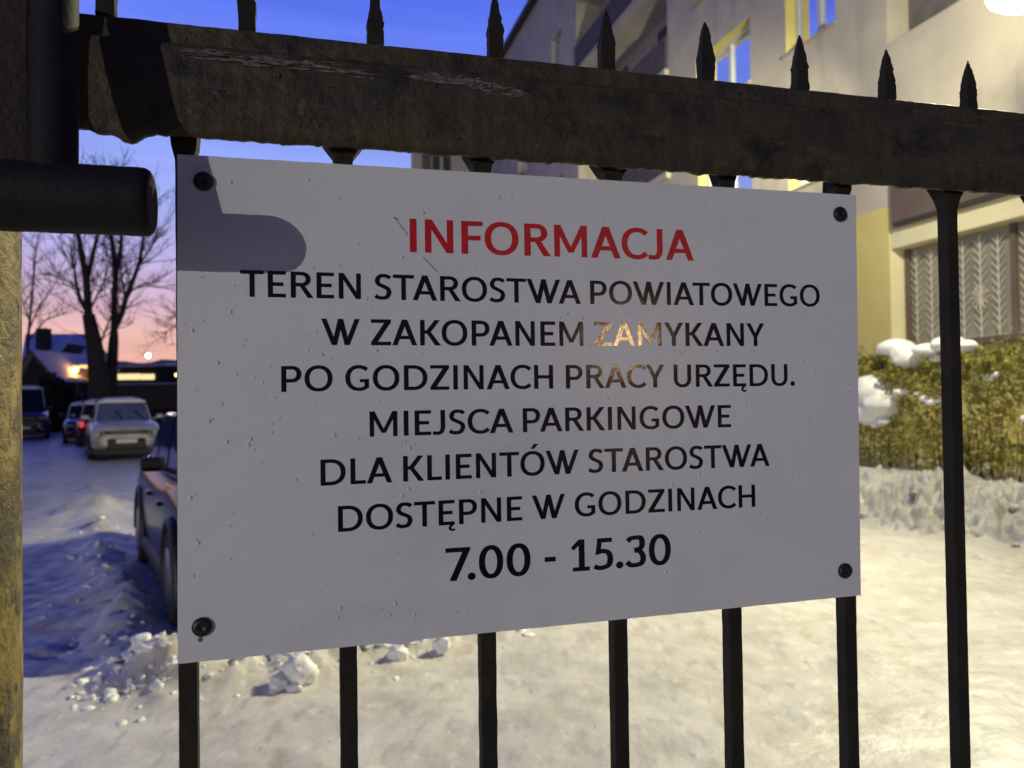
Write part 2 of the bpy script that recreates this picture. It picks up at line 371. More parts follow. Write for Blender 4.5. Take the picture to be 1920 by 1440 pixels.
for i in range(NU):
    for k in range(n):
        r.f.append((i*n+k, i*n+(k+1) % n, (i+1)*n+(k+1) % n, (i+1)*n+k)); r.sm.append(True)
r.f.append(tuple(range(n))); r.f.append(tuple(NU*n+k for k in range(n-1, -1, -1))); r.sm += [False, False]
rail = r.build('top_rail', M['rail'], gate); rail.data.set_sharp_from_angle(angle=math.radians(38))
# peeled paint flakes on the rail (thin real scabs), strung along the crease and scattered
def flake(mb, u, z, su, sz, seed, o=.0134):
    k = 26; rim = []
    for i in range(k):
        a = 2*math.pi*i/k; q = 1+.55*fbm(math.cos(a)*1.6+seed*5.1, math.sin(a)*1.6+seed*2.3, seed)+.25*fbm(math.cos(a)*6+seed, math.sin(a)*6, seed)
        rim.append((u+math.cos(a)*su*q, z+math.sin(a)*sz*q))
    vs = [fp(a, b, o+.0004) for a, b in rim]+[fp(a, b, o-.0012) for a, b in rim]
    mb.add(vs, [tuple(range(k-1, -1, -1))]+[(i, (i+1) % k, k+(i+1) % k, k+i) for i in range(k)])
M['chip2'] = mat('rusty_chip', (.13, .075, .06), .8, (.07, .03, .022), 90, bump=.5, bscale=200)
def streak(pxa, pya, pxb, pyb, cnt, seed):
    mb = MB(); ua, za = onf(pxa, pya, .0134); ub, zb = onf(pxb, pyb, .0134); R2 = random.Random(seed)
    for i in range(cnt):
        t = R2.random()**.9
        flake(mb, ua+(ub-ua)*t, za+(zb-za)*t+R2.gauss(0, .0022), R2.uniform(.0015, .009), R2.uniform(.00022, .0008), seed+i*.37)
    mb.build('peeled_paint', M['chip'], gate)
streak(345, 95, 640, 130, 80, 11); streak(770, 142, 905, 158, 62, 23); streak(900, 165, 985, 178, 22, 29); streak(660, 135, 700, 140, 7, 5)
for (px, py, su, sz, sd) in ((568, 203, .0055, .0075, 3), (580, 215, .004, .006, 8), (795, 250, .004, .005, 6), (618, 160, .004, .0014, 9), (652, 223, .0012, .0014, 12), (520, 140, .003, .003, 14), (855, 258, .005, .0008, 19), (360, 183, .004, .002, 15), (700, 192, .004, .0013, 17)):
    u, z = onf(px, py, .0134); f2 = MB(); flake(f2, u, z, su*.8, sz*.8, sd); f2.build('rust_spot', M['chip2'], gate)
BARS = [-.3093, -.1855, -.0663, .0574, .1752, .3040, .4403, .565, .69, .815]
def barmesh(u):
    b = MB(); h = .007; rows = []
    zs = [.12+(1.815-.12)*i/150 for i in range(151)]
    for z in zs:
        fl_ = .0066*smooth01((z-1.7965)/.013)**2.0*(1+.9*fbm(z*300, u*70)+.6*fbm(z*900, u*30))   # weld under the rail
        e = .00035*fbm(z*60, u*50)
        rows.append([fp(u+sx*(h+fl_+e), z, -.0112+so*(h+min(fl_, .004)+e*.5)) for sx, so in ((-1, 1), (1, 1), (1, -1), (-1, -1))])
    b.v = [tuple(p) for rw in rows for p in rw]
    for i in range(len(rows)-1):
        for k in range(4): b.f.append((i*4+k, i*4+(k+1) % 4, (i+1)*4+(k+1) % 4, (i+1)*4+k))
    b.f.append((3, 2, 1, 0)); b.sm = [False]*len(b.f)
    return b
for u in BARS: barmesh(u).build('bar', M['iron'], gate, bevel=.0012)
SPK = [-.3656, -.2610, -.1578, -.0520, .0537, .1566, .2604, .3644, .4684, .573, .678, .783]
for i, u in enumerate(SPK):
    b = MB(); R2 = random.Random(100+i); top = 1.9555+R2.uniform(-.003, .004); h = .0064; rows = []
    lean = R2.uniform(-.0012, .0012)
    for k in range(26):
        t = k/25; z = 1.893+(top-1.893)*t
        tz = (z-(top-.032))/.032
        w = h*(1.06+.10*math.exp(-((z-(top-.031))/.004)**2) if tz < 0 else max(.10, max(0.0, 1-tz)**.62))
        e = .0006*fbm(z*130, i*3.3)+.0003*fbm(z*500, i*5.1)
        rows.append([fp(u+lean*t+sx*(w+e*(1.5 if sx > 0 else .8)), z, -.008+so*(w*.8+e)) for sx, so in ((-1, 1), (1, 1), (1, -1), (-1, -1))])
    b.v = [tuple(p) for rw in rows for p in rw]
    for q in range(len(rows)-1):
        for k in range(4): b.f.append((q*4+k, q*4+(k+1) % 4, (q+1)*4+(k+1) % 4, (q+1)*4+k))
    b.f.append(tuple((len(rows)-1)*4+k for k in range(4))); b.sm = [False]*len(b.f)
    b.build('spike', M['iron'], gate, bevel=.0006)
lo = MB(); lo.box(fp(.3, .13, -.011), FA*.93, FN*.016, (0, 0, .03)); lo.build('bottom_rail', M['iron'], gate, bevel=.002)
# ------------------------------------------------------------------ hinge arm with pipe in front of the gate
hin = empty('hinge_arm', fp(-.40, 1.74, .07), 'dark iron pipe stub and upright tube standing before the left end of the rail', 'hinge')
t = MB(); ua, za = onf(103, -60, .045); ub, zb = onf(100, 330, .075)
t.tube([fp(ua-.004, za+.12, .032), fp(ua, za, .045), fp((ua+ub)/2, (za+zb)/2, .06), fp(ub, zb, .075)], [.0150, .0150, .0150, .0150], 40)
t.build('upright_tube', M['pipe'], hin)
PR, PO = .0232, .0760
uR, _ = onf(274, 375, PO); _, zt = onf(200, 312, PO); _, zb = onf(200, 440, PO); zc = (zt+zb)/2+.0
pts = []; rad = []
for i in range(61):
    q = i/60; u = -.62+(uR+.62)*q; pts.append(fp(u, zc, PO)); rad.append(PR+.0004*fbm(u*60, 3))
for k, (du, rr) in enumerate(((.0015, .97), (.003, .92), (.0042, .85))): pts.append(fp(uR+du, zc, PO)); rad.append(PR*rr)
b = MB(); b.tube(pts, rad, 48, caps=False)
b.build('pipe', M['pipe'], hin)
b = MB()   # plug with a sunk dish
dish = [(.0042, .85), (.0030, .78), (.0012, .70), (.0008, .30), (.0022, .22), (.0022, .01)]
b.tube([fp(uR+d, zc, PO) for d, _ in dish], [PR*k for _, k in dish], 48, caps=True)
b.build('end_cap', M['rust'], hin)
pl = MB(); pl.box(fp(-.50, 1.823, .030), FA*.098, FN*.012, (0, 0, .085)); pl.build('hinge_plate', M['rust'], hin, bevel=.004)
# ------------------------------------------------------------------ yellow gate post
gp = empty('gate_post', fp(-.49, 0, .03), 'round gate post in flaking yellow paint at the left edge', 'post')
ur, _ = onf(25, 900, .0); PRD = .055
p = MB(); pts = []; rad = []
nz_ = 260; ring = 56
for i in range(nz_+1):
    z = .0+1.735*i/nz_
    for k in range(ring):
        a = 2*math.pi*k/ring; rr = PRD+.0006*fbm(math.cos(a)*4, math.sin(a)*4, z*14)+.0002*fbm(math.cos(a)*16, math.sin(a)*16, z*60)
        p.v.append(tuple(fp(ur-PRD+.0018+rr*math.cos(a), z, -.005+rr*math.sin(a))))
for i in range(nz_):
    for k in range(ring): p.f.append((i*ring+k, i*ring+(k+1) % ring, (i+1)*ring+(k+1) % ring, (i+1)*ring+k)); p.sm.append(True)
p.build('post_shaft', M['post'], gp)
# ------------------------------------------------------------------ sign
sign = empty('information_sign', fp(0, 1.6, 0), 'white rectangular notice board with red heading and black Polish text riveted to the gate', 'sign')
cor = [(-.3139, 1.7953), (.3174, 1.7980), (.3127, 1.3987), (-.3160, 1.3963)]
b = MB(); ns = 120
edge = []
for i in range(4):
    (x0, z0), (x1, z1) = cor[i], cor[(i+1) % 4]
    for k in range(ns):
        t_ = k/ns; dz = 0
        if i == 2: dz = -.0028*math.exp(-((x0+(x1-x0)*t_+.142)/.010)**2)   # dented lower edge
        edge.append((x0+(x1-x0)*t_+.0002*fbm(k*.3, i), z0+(z1-z0)*t_+dz+.0002*fbm(k*.31, i, 4)))
m_ = len(edge)
vs = [fp(u, z, 0) for u, z in edge]+[fp(u, z, -.003) for u, z in edge]
b.add(vs, [tuple(range(m_-1, -1, -1)), tuple(range(m_, 2*m_))]+[(i, (i+1) % m_, m_+(i+1) % m_, m_+i) for i in range(m_)])
b.build('sheet', M['sheet'], sign)
for (u, z), lab in zip(((-.2945, 1.7746), (.2974, 1.7776), (.2940, 1.4243), (-.2980, 1.4236)), (0, 0, 0, 1)):
    b = MB(); ring = 28; prof_ = [(.0, .0074), (.0016, .0076), (.0030, .0066), (.0037, .0045), (.0038, .0022), (.0030, .0018), (.0030, 0.0002)]
    for o, rr in prof_: b.v += [tuple(fp(u+rr*math.cos(2*math.pi*k/ring), z+rr*math.sin(2*math.pi*k/ring), o+.0001)) for k in range(ring)]
    for i in range(len(prof_)-1):
        for k in range(ring): b.f.append((i*ring+k, i*ring+(k+1) % ring, (i+1)*ring+(k+1) % ring, (i+1)*ring+k))
    b.sm = [True]*len(b.f)
    o_ = b.build('rivet', M['rivet'], sign)
    if lab:
        o_['label'] = 'rivet with a small rust run below it'
        rs = MB(); k = 20
        rs.add([fp(u-.0012+.0018*math.cos(2*math.pi*i/k)*(1+.3*fbm(i, 1)), z-.0098+.0022*math.sin(2*math.pi*i/k)*(1+.4*fbm(i, 2)), .00012) for i in range(k)], [tuple(range(k-1, -1, -1))])
        M['rusty'] = mat('rust_run', (.30, .16, .05), .8, (.22, .10, .03), 200)
        rs.build('rust_run', M['rusty'], sign)

# ---- lettering: a humanist capital alphabet drawn as strokes, cap height 1
V, Hh, D_ = .178, .140, .192
def poly(*p): return ('p', p)
def rect(x0, y0, x1, y1): return poly((x0, y0), (x1, y0), (x1, y1), (x0, y1))
def diag(xb, yb, xt, yt, w): return poly((xb-w/2, yb), (xb+w/2, yb), (xt+w/2, yt), (xt-w/2, yt))
def path(pts, closed=False): return ('s', pts, closed)
def arc(cx, cy, rx, ry, a0, a1, n=40, e=2.18):
    o = []
    for i in range(n+1):
        a = math.radians(a0+(a1-a0)*i/n); c, s = math.cos(a), math.sin(a)
        o.append((cx+rx*math.copysign(abs(c)**(2/e), c), cy+ry*math.copysign(abs(s)**(2/e), s)))
    return o
def spline(cp_, n=10):
    o = []
    for i in range(len(cp_)-1):
        p0 = cp_[max(i-1, 0)]; p1 = cp_[i]; p2 = cp_[i+1]; p3 = cp_[min(i+2, len(cp_)-1)]
        for k in range(n):
            t = k/n
            o.append(tuple(.5*((2*b)+(-a+c)*t+(2*a-5*b+4*c-d)*t*t+(-a+3*b-3*c+d)*t**3) for a, b, c, d in zip(p0, p1, p2, p3)))
    o.append(cp_[-1]); return o
def glyph(ch, V=V, h=Hh, d=D_):
    ov = .012
    if ch == 'I': return V, [rect(0, 0, V, 1)], .115, .115
    if ch == 'N':
        w = .80; return w, [rect(0, 0, V*.95, 1), rect(w-V*.95, 0, w, 1), poly((.0, 1), (d*.95, 1), (w, 0), (w-d*.95, 0))], .115, .115
    if ch == 'H':
        w = .80; return w, [rect(0, 0, V, 1), rect(w-V, 0, w, 1), rect(V-.01, .5-h/2, w-V+.01, .5+h/2)], .115, .115
    if ch == 'F': return .60, [rect(0, 0, V, 1), rect(V-.01, 1-h, .62, 1), rect(V-.01, .415, .555, .415+h)], .115, .03
    if ch in 'EĘ':
        s = [rect(0, 0, V, 1), rect(V-.01, 1-h, .62, 1), rect(V-.01, .5-h/2, .54, .5+h/2), rect(V-.01, 0, .62, h)]
        if ch == 'Ę': s.append(path(spline([(.56, .03), (.46, -.06), (.44, -.16), (.53, -.205), (.63, -.185)]))+('thin',))
        return .62, s, .115, .055
    if ch == 'L': return .56, [rect(0, 0, V, 1), rect(V-.01, 0, .56, h)], .115, .02
    if ch == 'T': return .80, [rect(.40-V/2, 0, .40+V/2, 1), rect(0, 1-h, .40-V/2+.01, 1), rect(.40+V/2-.01, 1-h, .80, 1)], .02, .02
    if ch in 'OÓ':
        w = 1.00; s = [path(arc(w/2, .5, w/2-V/2, .5+ov-h/2, 0, 360, 72)[:-1], True)]
        if ch == 'Ó': s.append(poly((.43, 1.10), (.57, 1.10), (.76, 1.30), (.56, 1.30)))
        return w, s, .058, .058
    if ch == 'C':
        w = .84; return w, [path(arc(.50, .5, .50-V/2, .5+ov-h/2, 43, 317, 50))], .058, .02
    if ch == 'G':
        w = .87; a = arc(.50, .5, .50-V/2, .5+ov-h/2, 46, 270, 44)
        return w, [path(a+[(.60, -ov+h/2+.003), (.70, .10), (w-V*.5, .155)]), rect(w-V*.95, .10, w, .46), rect(.53, .46-h*.92, w-V*.94, .46)], .058, .085
    if ch == 'D':
        w = .90; s = [(V*.6, 1-h/2), (.30, 1-h/2)]+arc(.36, .5, w-V/2-.36, .5-h/2, 88, -88, 44)+[(.30, h/2), (V*.6, h/2)]
        return w, [rect(0, 0, V, 1), path(s)], .115, .058
    if ch in 'PR':
        yb = .36 if ch == 'P' else .43; w = .71 if ch == 'P' else .70; cy = (1-h/2+yb+h/2)/2; ry = (1-h/2)-cy
        s = [(V*.6, 1-h/2), (.28, 1-h/2)]+arc(.36, cy, w-V/2-.36, ry, 88, -88, 34)+[(.28, yb+h/2), (V*.6, yb+h/2)]
        o = [rect(0, 0, V, 1), path(s)]
        if ch == 'R': o.append(poly((.30, .47), (.30+d*.98, .47), (.80, 0), (.80-d*1.1, 0)))
        return (w if ch == 'P' else .79), o, .115, (.045 if ch == 'P' else .0)
    if ch == 'M':
        w = 1.02; return w, [rect(0, 0, V*.92, 1), rect(w-V*.92, 0, w, 1), poly((0, 1), (d*.95, 1), (w/2+d*.40, .14), (w/2-d*.40, .14)), poly((w-d*.95, 1), (w, 1), (w/2+d*.40, .14), (w/2-d*.40, .14))], .115, .115
    if ch == 'A':
        w = .94; q = d*1.0; return w, [poly((0, 0), (q, 0), (w/2+q*.52, 1), (w/2-q*.52, 1)), poly((w-q, 0), (w, 0), (w/2+q*.52, 1), (w/2-q*.52, 1)), rect(.21, .24, w-.21, .24+h*.95)], .0, .0
    if ch == 'W':
        w = 1.40; q = d*.98; b1, b2 = .335*w, .665*w
        return w, [diag(b1, 0, q/2, 1, q), diag(b1, 0, w/2, 1, q), diag(b2, 0, w/2, 1, q), diag(b2, 0, w-q/2, 1, q)], .0, .0
    if ch == 'K':
        w = .80; return w, [rect(0, 0, V, 1), rect(V-.01, .455, .30, .455+h), poly((.18, .50), (.36, .455), (.77, 1), (.77-d*1.12, 1)), poly((.20, .56), (.36, .595), (w, 0), (w-d*1.18, 0))], .115, .0
    if ch == 'Y':
        w = .84; return w, [rect(w/2-V/2, 0, w/2+V/2, .41), poly((w/2-V/2, .40), (w/2+V/2, .40), (d*1.05, 1), (0, 1)), poly((w/2-V/2, .40), (w/2+V/2, .40), (w, 1), (w-d*1.05, 1))], .0, .0
    if ch == 'Z':
        w = .74; return w, [rect(0, 1-h, w, 1), rect(0, 0, w, h), poly((0.0, h*.8), (d*1.22, h*.8), (w, 1-h*.8), (w-d*1.22, 1-h*.8))], .055, .045
    if ch == 'U':
        w = .80; a = arc(w/2, .38, w/2-V/2, .38+ov-h/2, 180, 360, 34); return w, [path([(V/2, 1)]+a+[(w-V/2, 1)])], .10, .10
    if ch == 'J':
        w = .47; return w, [path([(w-V/2, 1)]+spline([(w-V/2, .60), (w-V/2, .30), (w-V*.75, .14), (.22, h/2-.002), (.0, .075)]))], .01, .10
    if ch == 'S':
        w = .62; return w, [path(spline([(.570, .845), (.50, .905), (.36, 1+ov-h*.52), (.19, .905), (V*.50+.01, .745), (.16, .605), (.33, .515), (.49, .420), (w-V*.48, .275), (.45, .105), (.275, -ov+h*.52), (.12, .085), (.035, .155)], 8))], .045, .045
    if ch == '0':
        w = .70; return w, [path(arc(w/2, .5, w/2-V/2, .5+ov-h/2, 0, 360, 64)[:-1], True)], .05, .05
    if ch == '7': 
        w = .70; return w, [rect(0, 1-h, w-.02, 1), poly((.10, 0), (.10+d*1.05, 0), (w, 1-h*.5), (w, 1), (w-.02, 1), (w-d*1.15, 1-h*.9))], .05, .0
    if ch == '1':
        w = .54; c = .32; return w, [rect(c-V/2, 0, c+V/2, 1), rect(.05, 0, c-V/2+.01, h*.92), rect(c+V/2-.01, 0, .56, h*.92), poly((.0, .76), (.07, .66), (c-V/2+.02, .82), (c-V/2+.02, 1), (c-V/2, 1))], .13, .09
    if ch == '5':
        w = .58; return w, [rect(.09, 1-h, .55, 1), poly((.03, .47), (.19, .50), (.235, 1-h+.01), (.09, 1-h+.01)), path(spline([(.10, .545), (.26, .585), (.43, .53), (w-V*.5, .335), (.44, .13), (.25, -ov+h*.5), (.12, .06), (.0, .115)], 8))], .07, .05
    if ch == '3':
        w = .60; return w, [path(spline([(.035, .84), (.13, .925), (.28, 1+ov-h*.5), (.44, .93), (w-V*.62, .765), (.44, .60), (.24, .545)], 8)), path(spline([(.24, .530), (.42, .49), (w-V*.48, .295), (.46, .11), (.27, -ov+h*.5), (.11, .075), (.005, .175)], 8))], .06, .05
    if ch == '.': return .20, [path(arc(.10, .10, .05, .05, 0, 360, 16, 2)[:-1], True)+('dot',)], .05, .06
    if ch == '-': return .34, [rect(0, .36, .34, .36+.15)], .06, .06
KERN = {'TA': -.08, 'AT': -.08, 'WA': -.07, 'AW': -.07, 'AY': -.07, 'YK': -.02, 'PA': -.06, 'TO': -.03, 'TE': .0, 'AC': -.02, 'RO': -.0, 'KO': -.03, 'LI': 0, 'FO': -.02, 'DZ': .0, 'RA': .02, 'LA': .01, 'TÓ': -.03, 'OW': -.02, 'ÓW': -.02, '7.': -.12, 'CY': -.02}
def letter_mesh(mb, prims, place, V, h, lift):
    def wid(tx, ty): return math.sqrt((V*ty)**2+(h*tx)**2)
    for pr in prims:
        lift[0] += 1.2e-5
        z = .00010+lift[0] % 1.1e-4
        if pr[0] == 'p':
            vs = list(pr[1]); area = sum(a[0]*b[1]-b[0]*a[1] for a, b in zip(vs, vs[1:]+vs[:1]))
            if area < 0: vs.reverse()
            mb.add([place(x, y, z) for x, y in vs], [tuple(range(len(vs)))])
        else:
            P, closed = pr[1], pr[2]; style = pr[3] if len(pr) > 3 else None
            if style == 'dot':
                vs = [(.10+(x-.10)*2.3, .10+(y-.10)*2.3) for x, y in P]; mb.add([place(x, y, z) for x, y in vs], [tuple(range(len(vs)))]); continue
            n = len(P); L = []
            for i in range(n):
                a = P[i-1] if (i or closed) else P[0]; c = P[(i+1) % n] if (i < n-1 or closed) else P[-1]
                tx, ty = c[0]-a[0], c[1]-a[1]; q = math.hypot(tx, ty) or 1; tx /= q; ty /= q
                w = wid(tx, ty)/2*(.62 if style == 'thin' else 1)
                L.append(((P[i][0]-ty*w, P[i][1]+tx*w), (P[i][0]+ty*w, P[i][1]-tx*w)))
            vs = [place(x, y, z) for pr_ in L for x, y in pr_]
            m = n if closed else n-1
            mb.add(vs, [(2*i, 2*i+1, 2*((i+1) % n)+1, 2*((i+1) % n)) for i in range(m)])
def word(mb, text, x0, y0, x1, y1, cap, lift, V=V, h=Hh, d=D_):
    """ink of the word runs from pixel-measured baseline start to end on the board"""
    u0, z0 = onf(x0, y0); u1, z1 = onf(x1, y1)
    G = [glyph(c, V, h, d) for c in text]; x = 0; pos = []
    for i, (w, pr, l, r_) in enumerate(G):
        if i: x += l + KERN.get(text[i-1]+text[i], 0)
        pos.append(x); x += w
        if i < len(G)-1: x += r_
    tot = x; du, dz = u1-u0, z1-z0; sx = math.hypot(du, dz)/tot
    for (w, pr, l, r_), gx in zip(G, pos):
        def place(x, y, z, gx=gx):
            t = (gx+x)/tot
            return fp(u0+du*t, z0+dz*t+y*cap, z)
        letter_mesh(mb, pr, place, V, h, lift)
LINES = [('red_vinyl', .0286, (('INFORMACJA', 768.5, 472.8, 1301, 488.9),)),
 ('black_vinyl', .0214, (('TEREN', 450.5, 556.0, 676.8, 560.8), ('STAROSTWA', 702.5, 561.3, 1089.2, 570.2), ('POWIATOWEGO', 1106.7, 570.3, 1537.2, 574.9))),
 ('black_vinyl', .0218, (('W', 602.5, 646.9, 675, 647.2), ('ZAKOPANEM', 695.8, 647.4, 1094, 648.8), ('ZAMYKANY', 1114.5, 648.7, 1433.3, 648.8))),
 ('black_vinyl', .0211, (('PO', 527.5, 735.2, 623.7, 733.0), ('GODZINACH', 647.7, 732.8, 1037.3, 728.7), ('PRACY', 1061.2, 728.6, 1245.8, 726.3), ('URZĘDU.', 1263.3, 726.0, 1490, 723.2))),
 ('black_vinyl', .0211, (('MIEJSCA', 693.2, 819.0, 962.7, 811.0), ('PARKINGOWE', 980.4, 810.5, 1370.7, 800.9))),
 ('black_vinyl', .0214, (('DLA', 601.1, 911, 735.4, 904.3), ('KLIENTÓW', 756, 903.0, 1085.6, 887.7), ('STAROSTWA', 1103.5, 886.9, 1443.1, 873.6))),
 ('black_vinyl', .0212, (('DOSTĘPNE', 633.9, 997.6, 979.2, 975.6), ('W', 997.5, 974.6, 1059.7, 970.3), ('GODZINACH', 1077.8, 969.2, 1416.1, 950.2))),
 ('black_vinyl', .0281, (('7.00', 835.8, 1090.4, 994.9, 1078.1), ('-', 1021.5, 1075.5, 1042.3, 1074.0), ('15.30', 1071, 1072.2, 1258, 1057.6)))]
for mname, cap, words in LINES:
    mb = MB(); lift = [0.0]
    for (txt, x0, y0, x1, y1) in words:
        if mname == 'red_vinyl': word(mb, txt, x0, y0, x1, y1, cap, lift, .192, .145, .205)
        else: word(mb, txt, x0, y0, x1, y1, cap, lift)
    o_ = mb.build('lettering', M[mname], sign)
    o_['label'] = ('red' if mname == 'red_vinyl' else 'black')+' line of text reading '+' '.join(w_[0] for w_ in words)
# scratches on the sheet
for pts_ in (((740, 408), (752, 424), (765, 441)), ((737, 409), (741, 407), (746, 412)), ((793, 482), (805, 494), (819, 509))):
    sc_ = MB(); sc_.tube([fp(*onf(x, y), .0002) for x, y in pts_], .00028, 5); sc_.build('scratch', M['dark'], sign)
# water drops clinging to the board
M['water'] = mat('water_drop', (.76, .76, .78), .06)
dr = MB(); R2 = random.Random(5)
BANDS = [(min(onf(*w_[1:3])[1], onf(*w_[3:5])[1]), cap, onf(*w_[1:3])[0], onf(*w_[3:5])[0]) for _, cap, ws in LINES for w_ in ws]
for k in range(900):
    u = R2.uniform(-.31, .31); z = R2.uniform(1.41, 1.785)
    if R2.random() > .30+.7*smooth01(1-abs(z-1.60)/.16): continue
    if any(b0-.0032 < z < b0+cp_+.0032 and l0-.003 < u < l1+.003 for b0, cp_, l0, l1 in BANDS): continue
    rr = R2.choice((.0005, .0006, .0008, .0010, .0012, .0016)); ring = 12
    pf = [(0.00003, 1.0), (.35, .93), (.62, .72), (.80, .40), (.86, .05)]
    o = len(dr.v)
    for q, w in pf: dr.v += [tuple(fp(u+rr*w*math.cos(2*math.pi*i/ring), z+rr*w*1.1*math.sin(2*math.pi*i/ring), .00021+rr*.5*q)) for i in range(ring)]
    for a in range(len(pf)-1):
        for i in range(ring): dr.f.append((o+a*ring+i, o+a*ring+(i+1) % ring, o+(a+1)*ring+(i+1) % ring, o+(a+1)*ring+i)); dr.sm.append(True)
    dr.f.append(tuple(o+(len(pf)-1)*ring+i for i in range(ring))); dr.sm.append(True)
    dr.f.append(tuple(o+i for i in range(ring-1, -1, -1))); dr.sm.append(False)
tag(dr.build('water_drops', M['water']), 'tiny water drops clinging to the face of the sign', kind='stuff')

# ------------------------------------------------------------------ apartment block
blk = empty('apartment_block', bp(8, 0), 'pale many-storey block with loggias and a yellow ground-floor corner, right of the yard', 'building')
ROOF = 19.4
# wall with openings: s breaks x z breaks, holes left out; recess boxes added behind
HOLES = [  # s0, s1, z0, z1, depth
 (4.35, 6.9, 9.05, 10.62, .32), (4.35, 6.9, 6.05, 7.62, .32), (4.35, 6.9, 12.05, 13.62, .32), (4.35, 6.9, 15.05, 16.6, .32),
 (1.32, 2.95, 9.02, 10.62, .32), (1.32, 2.95, 12.02, 13.62, .32), (1.32, 2.95, 6.02, 7.62, .32), (1.32, 2.95, 15.02, 16.6, .32),
 (-2.8, -.05, 7.95, 10.5, .55), (-2.8, -.05, 10.95, 13.5, .55), (-2.8, -.05, 13.95, 16.5, .55),
 (-7.5, -.0, 2.45, 4.55, .37),
 (8.55, 16.1, 5.15, 7.75, 1.0), (8.55, 16.1, 8.15, 10.75, 1.0), (8.55, 16.1, 11.15, 13.75, 1.0), (8.55, 16.1, 14.2, 16.85, 1.0), (8.55, 16.1, 17.2, 18.7, 1.0),
 (17.9, 19.1, 15.3, 16.7, .25), (17.9, 19.1, 12.3, 13.7, .25), (17.9, 19.1, 9.3, 10.7, .25), (17.9, 19.1, 6.3, 7.7, .25), (22.5, 24.5, 15.3, 16.7, .25), (22.5, 24.5, 12.3, 13.7, .25), (27, 29, 9.3, 10.7, .25), (22.5, 24.5, 9.3, 10.7, .25), (22.5, 24.5, 6.3, 7.7, .25), (27, 29, 6.3, 7.7, .25)]
S0, S1 = -9.0, 32.0
sb = sorted({S0, S1, *[h[0] for h in HOLES], *[h[1] for h in HOLES]}); zb_ = sorted({0.0, ROOF, 5.0, *[h[2] for h in HOLES], *[h[3] for h in HOLES]})
wl = MB(); yl = MB()
def inhole(s, z): return any(h[0] < s < h[1] and h[2] < z < h[3] for h in HOLES)
for i in range(len(sb)-1):
    for j in range(len(zb_)-1):
        sm, zm = (sb[i]+sb[i+1])/2, (zb_[j]+zb_[j+1])/2
        if inhole(sm, zm): continue
        t_ = yl if (zm < 5.0 and sm < 9) else wl
        t_.quad(bp(sb[i], zb_[j]), bp(sb[i+1], zb_[j]), bp(sb[i+1], zb_[j+1]), bp(sb[i], zb_[j+1]))
REV = {}; RET = MB()
for k, (a, b_, c, d, dep) in enumerate(HOLES):
    t_ = wl if dep > .35 else REV.setdefault(k, MB())
    if k == 11: t_ = RET
    t_.quad(bp(a, c), bp(b_, c), bp(b_, c, -dep), bp(a, c, -dep)); t_.quad(bp(a, d, -dep), bp(b_, d, -dep), bp(b_, d), bp(a, d))
    t_.quad(bp(a, c, -dep), bp(a, d, -dep), bp(a, d), bp(a, c)); t_.quad(bp(b_, c), bp(b_, d), bp(b_, d, -dep), bp(b_, c, -dep))
    if k == 11: continue
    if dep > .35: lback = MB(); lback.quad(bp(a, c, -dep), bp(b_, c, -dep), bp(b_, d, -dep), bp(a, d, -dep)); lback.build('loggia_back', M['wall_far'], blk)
# end walls, roof, back
wl.quad(bp(S0, 0), bp(S0, ROOF), bp(S0, ROOF, -12), bp(S0, 0, -12)); wl.quad(bp(S1, 0, -12), bp(S1, ROOF, -12), bp(S1, ROOF), bp(S1, 0)); wl.quad(bp(S0, 0, -12), bp(S0, ROOF, -12), bp(S1, ROOF, -12), bp(S1, 0, -12))
wall = wl.build('wall', M['wall'], blk)
yl.build('ground_floor_wall', M['yellow'], blk)['label'] = 'yellow painted ground-floor corner wall'
rf = MB(); rf.box(bp((S0+S1)/2, ROOF+.12, -5.85), BD*((S1-S0)/2+.25), BN*6.15, (0, 0, .12)); rf.build('roof', M['dark'], blk)
RET.build('glazing_recess', M['cream'], blk)  # paler cream than the wall: lamplight on the recess put into its colour
# windows
for k, (a, b_, c, d, dep) in enumerate(HOLES):
    if dep > .35: continue
    o = -dep+.04; fr = MB(); pn = MB(); mid = (a+b_)/2; w_ = .055
    for s_ in (a+w_, mid, b_-w_): fr.box(bp(s_, (c+d)/2, o), BD*w_, BN*.035, (0, 0, (d-c)/2))
    for z_ in (c+w_, d-w_):
        for sa, se in ((a+2*w_, mid-w_), (mid+w_, b_-2*w_)): fr.box(bp((sa+se)/2, z_, o-.002), BD*((se-sa)/2), BN*.035, (0, 0, w_))
    f_ = fr.build('window', M['frame'], blk)
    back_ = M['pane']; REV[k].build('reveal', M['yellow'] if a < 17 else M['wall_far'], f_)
    pn.box(bp(mid, (c+d)/2, o-.034), BD*((b_-a)/2-.004), BN*.006, (0, 0, (d-c)/2-.004)); pn.build('pane', back_, f_)
    sl = MB(); sl.box(bp(mid, c-.02, -dep/2+.03), BD*((b_-a)/2+.04), BN*(dep/2+.05), (0, 0, .018)); sl.build('sill', M['wall_far'], f_)
